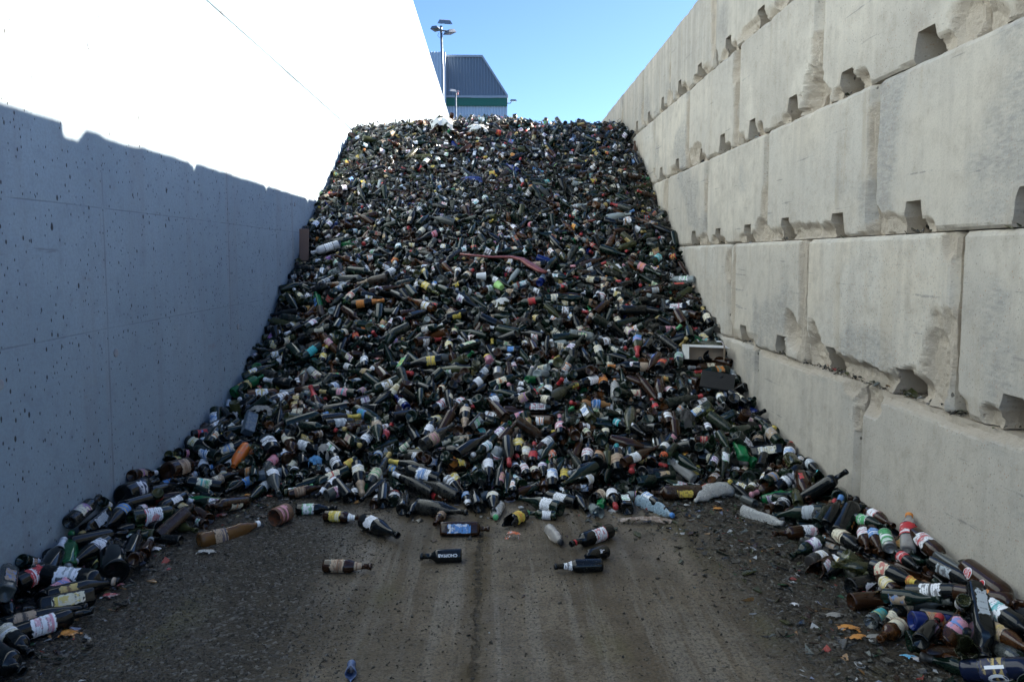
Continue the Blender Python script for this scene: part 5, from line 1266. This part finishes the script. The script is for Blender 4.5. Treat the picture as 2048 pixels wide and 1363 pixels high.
# cans
def can(uv, rad, L, side, label, openend, labcol=None, name='drink_can', ink='white', cat='can', roll=0):
    a = hit(uv[0], uv[1], rad); b = hit(uv[2], uv[3], rad); d = b - a; d /= np.linalg.norm(d); mid = (a + b) / 2; a = mid - d * L / 2
    root = bpy.data.objects.new(name, None); COL.objects.link(root); root.matrix_world = orient(a, d, roll); root.empty_display_size = .03
    pr = [(.004, .0004), (.004, rad * .78), (0, rad * .82), (.008, rad), (L * .3, rad), (L * .7, rad), (L - .010, rad), (L, rad * .84)]
    pr += [(L - .003, rad * .80), (L - .004, .0004)] if not openend else [(L, rad * .96), (L - .004, rad * .95), (.01, rad * .95), (.008, .0004)]
    V, F = crushed(pr, 32, .93, 0, .03, 2.0) if not openend else crushed(pr, 32, .92, 0, .03, 5.0)
    link('can_body', new_mesh('can_body', V, F, [side], None, True), root)
    if labcol:
        q = [(.014, rad * 1.012), (.04, rad * 1.012), (.07, rad * 1.012), (L - .016, rad * 1.012)]
        V, F = lathe(q, 32); th = np.arctan2(V[:, 1], V[:, 0]); C = np.stack([V[:, 2] / L, th / 6.283 + .5, np.full(len(V), 7.7)], 1); V[:, 0] *= .985
        link('label', new_mesh('label', V, F, [M_LABEL], None, True, dict(tint=np.tile([*LB[labcol], 0], (len(V), 1)), ink=np.tile([*LB[ink], 1], (len(V), 1)), lc=C)), root)
    if not openend:
        q = MB(); q.tube([(.010 * math.cos(t_), .004 + .014 * math.sin(t_) - .004, L - .002) for t_ in np.linspace(0, 6.283, 17)], .0018, 6, cap=False); link('pull_tab', q.mesh('pull_tab', [M_STEEL], True), root)
    tag(root, label, cat); return root
M_TIN = plain('dull_tin', (.34, .33, .31), .4, .8, .3, 40)
t = NT('rusty_tin'); a_ = t.noise(t.obj(), 28, 5, .65); t.set(Base_Color=t.mix(t.ramp(a_, .35, .6), (.30, .10, .04), (.12, .07, .05)), Roughness=.6, Metallic=.2, Normal=t.bump(a_, .4, .004)); M_RUST = t.m
can((583, 1019, 541, 1038), .050, .115, M_RUST, 'rusty tin can, open end facing left, on the floor below the heap', True, 'brown', 'tin_can', 'pink')
can((1766, 1058, 1783, 1103), .031, .150, M_TIN, 'green and white drink can, its top towards the camera, by the right wall', False, 'green')
can((996, 738, 995, 752), .038, .10, M_TIN, 'tin with its round silver lid facing the camera, middle slope', False, None, 'tin_can')
FL = [(.012, .0004), (.004, .02), (0, .032), (.008, .040), (.03, .041), (.13, .041), (.165, .036), (.195, .020), (.200, .018), (.215, .018), (.215, .011), (.19, .011), (.189, .0004)]
t = NT('orange_glaze'); p_ = t.obj(); a_ = t.noise(p_, 22, 4, .6); t.set(Base_Color=t.mix(t.ramp(a_, .58, .62), (.62, .14, .02), (.10, .22, .16)), Roughness=.22); M_OR = t.m
plastic('clay_bottle', FL, (494, 890, 466, 936), M_OR, 'bright orange glazed bottle with green flecks, left foot of the heap', 1, 0, .0, cat='clay bottle', sc=1.02)
JR = [(.006, .0004), (0, .03), (.005, .036), (.07, .036), (.08, .030), (.0805, .0004)]
plastic('lidded_jar', [(z, r) for z, r in JR] , (983, 728, 973, 712), plain('pink_jar', (.40, .16, .20), .3, 0, .3, 30), 'pink jar with yellow screw lid on the middle slope', 1, 0, 0, cat='jar')
jl = bpy.data.objects['lidded_jar']; q = MB(); q.tube([(0, 0, .074), (0, 0, .076), (0, 0, .092), (0, 0, .094)], [.031, .033, .033, .030], 24); link('lid', q.mesh('lid', [flatmat('yellow')], True), jl)

# crumpled bags, cloth, wrappers
def crumple(name, uv, w, h, mat, label, cat, seed, amp=.25, off=.03, lift=0.0, n=26, stretch=None):
    c = hit(uv[0], uv[1], off); s_ = np.linspace(-1, 1, n); a, b = np.meshgrid(s_, s_); out = 1 - .25 * fbm(a * 2 + seed, b * 2, seed + 9, 3) * (np.hypot(a, b) > .6)
    rg = 1 - np.abs(2 * fbm(a * 2.3 + seed, b * 2.3 - seed, seed, 4) - .95) * 1.6; rg2 = fbm(a * 6, b * 6 + seed, seed + 2, 3)
    x = a * w * out * (1 + .3 * (fbm(b * 3 + seed, a * 1.0, seed + 5, 2) - .5)); y = b * h * out * (1 + .3 * (fbm(a * 3, b + seed, seed + 6, 2) - .5))
    dome = np.sqrt(np.clip(1.15 - a * a * .8 - b * b * .8, 0, 1))
    z = (rg * .5 + rg2 * .5) * amp * min(w, h) * 2 * dome + dome * lift
    zz = np.stack([x, y, z], 2).reshape(-1, 3)
    sl = (float(H(c[0], c[1] + .1)) - float(H(c[0], c[1] - .1))) / .2 if c[2] > .12 else 0
    T = np.array(Matrix.Rotation(math.atan(max(sl, 0)), 3, 'X')); zz = zz @ T.T
    ii = np.arange(n - 1)[:, None] * n + np.arange(n - 1)[None]; F = np.stack([ii, ii + 1, ii + n + 1, ii + n], 2).reshape(-1, 4)
    edge_cut = (np.abs(fbm(a * 4, b * 4, seed + 7, 2)) * (np.hypot(a, b) > .8) < .42).ravel(); F = F[edge_cut[F].all(1)]
    me = new_mesh(name, zz, F, [mat], None, True)
    o = link(name, me); o.location = c; tag(o, label, cat); return o
crumple('plastic_bag', (1005, 609), .085, .055, M_WHITEF, 'crumpled white plastic bag in the middle of the slope', 'plastic bag', 3.0, .35, .05, .04)
crumple('plastic_bag', (886, 254), .20, .12, M_WHITEF, 'large sunlit white bag with rusty stain at the crest of the heap', 'plastic bag', 5.0, .3, .05, .08)
crumple('plastic_bag', (955, 260), .17, .09, M_WHITEF, 'smaller sunlit white bag right of the stained one at the crest', 'plastic bag', 6.0, .3, .05, .04)
crumple('plastic_bag', (632, 928), .05, .05, M_BLUEF, 'small blue plastic bag at the left heap foot', 'plastic bag', 7.0, .4, .06, .03)
crumple('plastic_bag', (648, 910), .045, .06, M_GREYF, 'grey plastic bag just behind the blue one', 'plastic bag', 8.0, .4, .06, .05)
crumple('plastic_sheet', (522, 826), .10, .05, M_GREYF, 'torn grey plastic film above the carton near the left wall', 'plastic sheet', 9.0, .4, .08, .03)
M_SOOT = plain('sooty_bag', (.018, .016, .014), .7, 0, .5, 40)
crumple('rubbish_bag', (1372, 856), .075, .12, M_SOOT, 'dusty black bag slumped on the right slope', 'rubbish bag', 11.0, .3, .05, .09)
crumple('rubbish_bag', (1045, 650), .10, .05, plain('brown_bag', (.05, .036, .028), .7, 0, .4, 40), 'dark brown sack in the middle of the slope below the white bag', 'rubbish bag', 12.0, .3, .03, .05)
def foil_m(nm, c1, c2):
    t = NT(nm); a_ = t.noise(t.obj(), 60, 3, .6); t.set(Base_Color=t.mix(t.ramp(a_, .48, .55), c1, c2), Roughness=.35, Normal=t.bump(a_, .4, .004)); return t.m
M_ORF = foil_m('orange_foil', (.70, .16, .05), (.55, .50, .48)); M_ORB = foil_m('orange_crumple', (.75, .14, .04), (.60, .10, .03)); M_FILM = foil_m('brown_film', (.26, .18, .13), (.42, .34, .28)); M_BLC = foil_m('blue_cloth', (.03, .05, .18), (.05, .08, .26))
crumple('foil_wrapper', (1026, 1074), .045, .024, M_ORF, 'crushed orange and white wrapper on the floor beside the broken bottle', 'wrapper', 13.0, .35, .01, .02)
crumple('foil_wrapper', (1105, 913), .030, .035, M_ORF, 'orange foil wrapper at the heap foot, on a bottle neck', 'wrapper', 14.0, .4, .09, .03)
crumple('foil_wrapper', (1327, 914), .028, .024, M_ORB, 'orange crumple on a bottle end, right heap foot', 'wrapper', 15.0, .4, .09, .03)
crumple('plastic_film', (1290, 1043), .16, .035, M_FILM, 'long twisted brown plastic film with orange end on the floor', 'plastic film', 16.0, .35, .01, .012)
crumple('blue_cloth', (944, 362), .15, .05, M_BLC, 'dark blue cloth high on the slope', 'cloth', 17.0, .4, .06, .03)
# red cloth strip
pts = [hit(u, v, .12) for u, v in ((921, 508), (950, 511), (985, 514), (1022, 514), (1045, 519), (1062, 530), (1080, 541), (1094, 545))]
q = MB(); q.tube([tuple(p) for p in pts], [.026, .030, .028, .040, .050, .055, .052, .04], 12, flat=.45); o = link('cloth_strip', q.mesh('cloth_strip', [foil_m('faded_red_cloth', (.26, .07, .06), (.16, .045, .04))], True)); tag(o, 'long faded red cloth strip or hose lying bent across the middle slope', 'cloth strip')

# boards and cartons
M_CARD = plain('cardboard', (.36, .27, .19), .85, 0, .15, 30); M_CARDW = plain('white_card', (.62, .60, .57), .7, 0, .15, 30); M_BOARD = plain('black_board', (.012, .011, .010), .85, 0, .7, 25); M_BRB = plain('brown_board', (.16, .10, .08), .8, 0, .2, 40)
M_CTN = foil_m('blue_grey_carton', (.07, .11, .16), (.14, .17, .19))
def slab(name, c, sx, sy, sz, rot, mat, label, cat, bev=.004):
    root = empty(name, tuple(c)); root.rotation_euler = rot; q = MB(); q.box((-sx/2, -sy/2, 0), (sx/2, sy/2, sz), 0, bev); link('panel', q.mesh('panel', [mat]), root); tag(root, label, cat); return root
p0 = hit(1425, 733, .03)
cb = empty('cardboard_box', (1.76, p0[1] + .10, float(H(1.70, p0[1] + .10)) + .06), 'open flattened cardboard box, white outside, on the slope by the right wall', 'cardboard box'); cb.rotation_euler = (-.15, .05, .12); cb.location.z -= .02
q = MB(); q.box((-.19, -.002, 0), (.19, .002, .12)); link('back_panel', q.mesh('back_panel', [M_CARD]), cb)
q = MB(); q.box((-.19, -.15, .0), (-.186, -.003, .12)); link('side_flap', q.mesh('side_flap', [M_CARDW]), cb)
q = MB(); M = Matrix.Translation((0, 0, .122)) @ Matrix.Rotation(.25, 4, 'X'); q.box((-.19, -.09, 0), (.19, .0, .004), 0, 0, M); link('top_flap', q.mesh('top_flap', [M_CARDW]), cb)
q = MB(); M = Matrix.Translation((.19, 0, 0)) @ Matrix.Rotation(-.5, 4, 'Z'); q.box((-.002, -.13, 0), (.002, -.002, .12), 0, 0, M); link('side_flap', q.mesh('side_flap', [M_CARD]), cb)
p1 = hit(1440, 762, .05); bb = slab('black_board', (1.76, p1[1] - .02, float(H(1.68, p1[1] - .02)) + .05), .26, .20, .02, (.55, .12, -.3), M_BOARD, 'flat black board leaning on the right wall under the cardboard box', 'board')
p2 = hit(616, 515, .03); slab('brown_board', (XL + .09, p2[1] + .1, float(H(XL + .1, p2[1] + .1)) - .05), .10, .03, .34, (0, .02, .25), M_BRB, 'brown board standing upright against the left wall', 'board')
p3_ = hit(495, 865, .06); cn = slab('drink_carton', (p3_[0], p3_[1], p3_[2]), .075, .075, .15, (-.7, .45, .5), M_CTN, 'blue grey drink carton standing tilted on the left slope', 'carton')
q = MB(); q.add([(-.0375, -.0375, .151), (.0375, -.0375, .151), (.0375, .0375, .151), (-.0375, .0375, .151), (-.0375, 0, .18), (.0375, 0, .18)], [(0, 1, 5, 4), (2, 3, 4, 5), (0, 4, 3), (1, 2, 5)]); link('gable_top', q.mesh('gable_top', [M_CTN]), cn)
p4_ = hit(533, 952, .03); slab('drink_carton', (p4_[0], p4_[1], p4_[2] - .01), .20, .06, .045, (.2, -.12, .1), M_CTN, 'flat blue grey carton lying at the left heap foot', 'carton')
# flat clear glass bottle with print on the right wall side
fa = hit(1884, 1117, .03); fb = hit(1955, 1162, .03); fd = fb - fa; fd /= np.linalg.norm(fd)
root = make_bottle('flat', orient(fa, fd, .2), 'grey', .5, None, seed=3, text=[('TRES', .022, .10, 'red', True, .35), ('~~~', .03, .075, 'blue', True, -.2)], scale=1.15)
tag(root, 'clear grey flat bottle with red and blue print, lying along the right wall', 'bottle', 'discarded glass bottles and jars')

# paper and label scraps, each its own piece
M_PAPER = foil_m('torn_paper', (.66, .64, .66), (.50, .47, .45)); M_PAPO = foil_m('orange_label_paper', (.60, .25, .05), (.42, .18, .05)); M_PAPR = foil_m('red_label_paper', (.42, .06, .07), (.40, .30, .28)); M_PAPY = foil_m('yellow_label_paper', (.46, .40, .10), (.30, .28, .10)); M_PAPB = foil_m('blue_label_paper', (.12, .40, .60), (.55, .50, .48))
sc_list = [(1617, 1061, .055, .055, 0, 'torn white paper with a dark gash lying on the shards'), (302, 1100, .06, .03, 0, 'folded white label paper by the left arm of the heap'), (136, 1269, .055, .03, 1, 'orange label lying flat in the lower left corner'),
    (220, 1192, .045, .022, 2, 'red and white label scrap beside the golden bottle'), (438, 1006, .07, .016, 0, 'white paper strip on the floor at the left heap foot'), (444, 1030, .04, .018, 2, 'red and white scrap below the white paper strip'),
    (412, 1104, .065, .022, 4, 'crushed clear wrapper with pale print below the brown plastic bottle'), (1698, 1256, .05, .022, 1, 'torn orange label on the right floor'), (1714, 1275, .05, .018, 1, 'second orange label, just below the torn one'),
    (1722, 1188, .055, .014, 3, 'yellow paper strip on the shards'), (1716, 1176, .045, .014, 3, 'faded yellow label just above the yellow strip'), (1668, 1231, .045, .02, 5, 'grey printed label scrap on the right floor'), (1589, 1209, .022, .012, 0, 'tiny white paper scrap alone on the right floor'),
    (1656, 1072, .03, .035, 6, 'light blue wrapper beside the torn white paper'), (496, 990, .03, .015, 1, 'tan paper scrap at the left toe of the heap'), (1436, 1018, .035, .02, 1, 'orange scrap left of the flattened white bottle'), (1830, 1275, .02, .016, 2, 'small red scrap on the right floor'),
    (242, 1170, .022, .012, 2, 'small red paper bit beside the barcode bottle'), (1955, 1330, .05, .04, 0, 'white card scrap left of the navy bottle'), (1600, 1000, .03, .012, 5, 'silver scrap among the shards near the red-dot bottle'), (1535, 1035, .04, .02, 1, 'orange peel-like scrap under the white flattened bottle'),
    (1820, 1315, .04, .015, 6, 'blue and white scrap near the lower right'), (1752, 1275, .045, .02, 5, 'silvery crushed label on the right floor'), (1850, 1240, .03, .02, 6, 'pale turquoise scrap on the right floor'), (830, 1090, .0, .0, 0, None)]
MS = [M_PAPER, M_PAPO, M_PAPR, M_PAPY, M_MILKY, M_GREYF, M_PAPB]
for k_, (u, v, w_, h_, mi, lb) in enumerate(sc_list):
    if not lb: continue
    o = crumple('paper_scrap', (u, v), w_, h_ * 1.3, MS[mi], lb, 'paper scrap', 20.0 + k_ * 1.7, .14, .006, .006, 14); o['group'] = 'paper and label scraps on the ground'; o.rotation_euler[2] = rnd.uniform(-.4, .4)

# single broken pieces on the open floor
def shard_geo(s, rs, th=.003, curve=.0):
    n = rs.randint(3, 6); an = np.sort(rs.uniform(0, 6.283, n)); rr = s * rs.uniform(.5, 1, n); top = np.stack([np.cos(an) * rr, np.sin(an) * rr * rs.uniform(.4, 1), curve * rr * rr / s * rs.uniform(-1, 1, n)], 1)
    V = np.concatenate([top + [0, 0, th / 2], top - [0, 0, th / 2]]); F = []
    for i in range(1, n - 1): F += [(0, i, i + 1, -1), (n, n + i + 1, n + i, -1)]
    for i in range(n): F.append((i, n + i, n + (i + 1) % n, (i + 1) % n))
    return V, F
rs = np.random.RandomState(5)
fl_pieces = [(838, 1042, .045, 'black'), (865, 1080, .035, 'brown'), (842, 1068, .012, 'green'), (806, 1080, .010, 'green'), (651, 1074, .028, 'black'), (999, 1100, .012, 'blackp'), (1003, 1117, .012, 'black'), (1038, 1120, .013, 'black'), (987, 1160, .012, 'green'),
    (1047, 1192, .022, 'brown'), (1151, 1166, .022, 'brown'), (580, 1307, .020, 'blue'), (979, 1265, .012, 'clear'), (1147, 1043, .035, 'olive'), (1065, 1043, .02, 'clear'), (938, 1078, .03, 'black'), (1352, 1051, .03, 'olive'), (1505, 1103, .035, 'olive'),
    (1565, 1134, .05, 'olive'), (1612, 1145, .03, 'green'), (1134, 1072, .02, 'amber'), (1144, 1098, .012, 'black'), (945, 1030, .04, 'black')]
for k_, (u, v, s_, gcol) in enumerate(fl_pieces):
    c = hit(u, v, .004); V, F = shard_geo(s_ * .8, rs, .004, .5); V[:, 2] -= V[:, 2].min()
    gl_ = GL.get(gcol, GL['black']); me = new_mesh('glass_shard', V, np.array(F), [M_SHARD], None, False, dict(tint=np.tile([*gl_, .2], (len(V), 1))))
    o = link('glass_shard', me); o.location = c - np.array([0, 0, .004]); o.rotation_euler = (rs.uniform(-.2, .2), rs.uniform(-.2, .2), rs.uniform(0, 6))
    u2 = (u, v); side = 'left of' if u < 957 else 'right of'; lab_ = '%s glass shard, %s' % (dict(blackp='black', blue='blue', clear='clear').get(gcol, gcol), say_where(u, v, proj(c)[0][2]))
    if lab_ in used_labels: lab_ = '%s glass shard, %s' % (gcol.replace('blackp', 'black'), say_where(u, v, proj(c)[0][2], 1))
    used_labels.add(lab_); tag(o, lab_, 'glass shard', 'single shards on the open floor')
# small crushed blue and silver neck in the foreground
nk = empty('broken_bottle_neck', tuple(hit(703, 1338, .0)), 'broken bottle neck in blue and silver foil, alone at the bottom of the floor', 'broken bottle'); nk.rotation_euler = (1.45, 0, .15)
V, F = lathe([(.0, .016), (.006, .0165), (.012, .014), (.03, .014), (.06, .018), (.085, .022), (.084, .019), (.06, .015), (.0, .011), (0, .016)], 20); th = np.arctan2(V[:, 1], V[:, 0]); m = V[:, 2] > .07; V[m, 2] += .012 * np.sin(th[m] * 3) + .006 * np.sin(th[m] * 7); V[:, 1] += .020
link('glass_body', new_mesh('glass_body', V, F, [M_FOIL], None, True, dict(tint=np.tile([.10, .16, .32, 1], (len(V), 1)))), nk)

# ---- things nobody could count: crushed glass, gravel
def scatter(name, P, sizes, tints, mat, nvar=24, th=.003, tilt=.5, stone=False, slope=None):
    rs = np.random.RandomState(len(name)); var = [shard_geo(1.0, rs, (.12 if not stone else .7), .35) for _ in range(nvar)]
    if stone:
        for V, F in var: V[:len(V)//2, :2] *= .65
    Vs, Fs, Ts = [], [], []; nb = 0; which = rs.randint(0, nvar, len(P))
    for k in range(nvar):
        sel = np.where(which == k)[0]
        if len(sel) == 0: continue
        V, F = var[k]; F = np.array(F); n = len(sel); az = rs.uniform(0, 6.283, n); tx = rs.normal(0, tilt, n); ty_ = rs.normal(0, tilt, n)
        ca, sa = np.cos(az), np.sin(az); ct, st = np.cos(tx), np.sin(tx); cp, sp = np.cos(ty_), np.sin(ty_)
        Rz = np.zeros((n, 3, 3)); Rz[:, 0, 0] = ca; Rz[:, 0, 1] = -sa; Rz[:, 1, 0] = sa; Rz[:, 1, 1] = ca; Rz[:, 2, 2] = 1
        Rx = np.zeros((n, 3, 3)); Rx[:, 0, 0] = 1; Rx[:, 1, 1] = ct; Rx[:, 1, 2] = -st; Rx[:, 2, 1] = st; Rx[:, 2, 2] = ct
        Ry = np.zeros((n, 3, 3)); Ry[:, 1, 1] = 1; Ry[:, 0, 0] = cp; Ry[:, 0, 2] = sp; Ry[:, 2, 0] = -sp; Ry[:, 2, 2] = cp
        Mx = Rx @ Ry @ Rz; Q = np.einsum('nij,vj->nvi', Mx, V) * sizes[sel][:, None, None] + P[sel][:, None]
        Vs.append(Q.reshape(-1, 3)); FF = F[None] + (np.arange(n) * len(V))[:, None, None] + nb; FF = np.where(F[None] < 0, -1, FF); Fs.append(FF.reshape(-1, 4)); nb += n * len(V)
        Ts.append(np.repeat(tints[sel], len(V), 0))
    me = new_mesh(name, np.concatenate(Vs), np.concatenate(Fs), [mat], None, False, dict(tint=np.concatenate(Ts))); return link(name, me, kind='stuff')
rs = np.random.RandomState(77)
pal = np.array([[*GL['black'], 1], [*GL['darkgreen'], 1], [*GL['olive'], 1], [*GL['brown'], 1], [.03, .028, .024, 1], [.045, .04, .032, 1], [.075, .07, .06, 1], [.12, .13, .12, 1], [.40, .40, .40, 1], [.02, .07, .03, 1], [.24, .13, .05, 1], [.30, .06, .05, 1], [.2, .22, .30, 1]])
pp = np.array([.17, .13, .10, .10, .15, .11, .08, .05, .035, .02, .025, .012, .018]); pp /= pp.sum()
# apron of crushed glass at the foot and along the right arm
n = 40000; x = rs.uniform(XL + .02, XR - .02, n); y = rs.uniform(2.35, 5.6, n); h = H(x, y)
nz = fbm(x * 2.5, y * 2.5, 6, 3); dr = XR - x
wgt = np.clip(.0 + np.where(h > -.02, .9, 0), 0, 1)
right = np.clip(1 - (dr - .35) / (.75 + .25 * (y - 3)), 0, 1) ** 1.3 * (x > 0)
left = np.clip(1 - ((x - XL) - .40) / .38, 0, 1) ** 2 * (x < 0) * .8; corner = np.clip(1 - np.hypot((x - 1.25) / .95, (y - 4.45) / .75), 0, 1) * 1.2; lcor = np.clip(1 - np.hypot((x + 1.5) / .5, (y - 4.55) / .55), 0, 1) * .9
foot = np.clip((h + .10) / .1, 0, 1) * .5
wgt = np.clip(np.maximum.reduce([wgt * .8, right, left, corner, lcor, foot * .7]) * (.45 + nz), 0, 1) ; kp_ = rs.rand(n) < wgt * .9; x, y, h = x[kp_], y[kp_], h[kp_]
P = np.stack([x, y, np.maximum(h * .6, 0) + rs.uniform(.001, .012, len(x))], 1)
scatter('crushed_glass', P, rs.gamma(2.2, .0065, len(x)) + .003, pal[rs.choice(len(pal), len(x), p=pp)], M_SHARD, tilt=.28)
# shards and scraps through the heap
n = 34000; x = rs.uniform(XL + .02, XR - .02, n); y = 5.0 + (13 - 5.0) * rs.uniform(0, 1, n) ** .85; h = H(x, y)
band = np.clip(.30 + 1.5 * (fbm(x * .9, y * .9, 12, 3) - .42) + .5 * np.exp(-((y - 9.2) / 1.0) ** 2), .12, 1); kp_ = rs.rand(n) < band; x, y, h = x[kp_], y[kp_], h[kp_]
P = np.stack([x, y, h + rs.uniform(-.08, .03, len(x))], 1)
scatter('glass_fragments', P, rs.gamma(2.4, .010, len(x)) + .006, pal[rs.choice(len(pal), len(x), p=pp)], M_SHARD, tilt=.9)
# gravel on the left of the floor, sparse elsewhere
n = 75000; x = rs.uniform(XL, XR, n); y = rs.uniform(2.35, 5.0, n); nz = fbm(x * 3, y * 2, 9, 3)
wl_ = np.where(x < -.55, .62, .13) + np.where(x > 1.0, .25, 0) + np.exp(-((x + .07) / .03) ** 2) * .3
kp_ = (rs.rand(n) < wl_ * (.35 + 1.2 * nz)) & (H(x, y) < .02); x, y = x[kp_], y[kp_]
gt = np.array([[.045, .040, .032, 1], [.075, .066, .052, 1], [.035, .030, .024, 1], [.11, .10, .085, 1], [.065, .052, .034, 1], [.22, .21, .19, 1]])
scatter('gravel', np.stack([x, y, np.full(len(x), .001)], 1), rs.gamma(2.0, .0018, len(x)) + .0018, gt[rs.choice(6, len(x), p=[.28, .25, .22, .12, .10, .03])], M_STONE, tilt=.12, stone=True)
# grit that has collected on the ledges and in the notches of the blocks
pl = []
for (ri, ym, o) in blocks:
    z0 = rows[ri][0]
    if ri == 0: continue
    for q in (ym - .4, ym + .4):
        for _ in range(26 if q < 9 else 8): pl.append((XR + rs.uniform(.0, .22), q + rs.normal(0, .08), z0 + rs.uniform(.0, .022)))
for _ in range(420): pl.append((XR + rs.uniform(.02, .12), rs.uniform(3.2, 5.4), .8 + rs.uniform(-.002, .025)))
pl = np.array(pl); pal2 = pal.copy(); pal2[[1, 3]] = [[.09, .085, .04, 1], [.13, .11, .08, 1]]
scatter('ledge_grit', pl, rs.gamma(2, .007, len(pl)) + .004, pal2[rs.choice(len(pal), len(pl), p=pp)], M_SHARD, tilt=.5)

for o in list(COL.objects):
    if o.get('label') and len(o['label'].split()) > 16: print('LONG', o.name, o['label'])
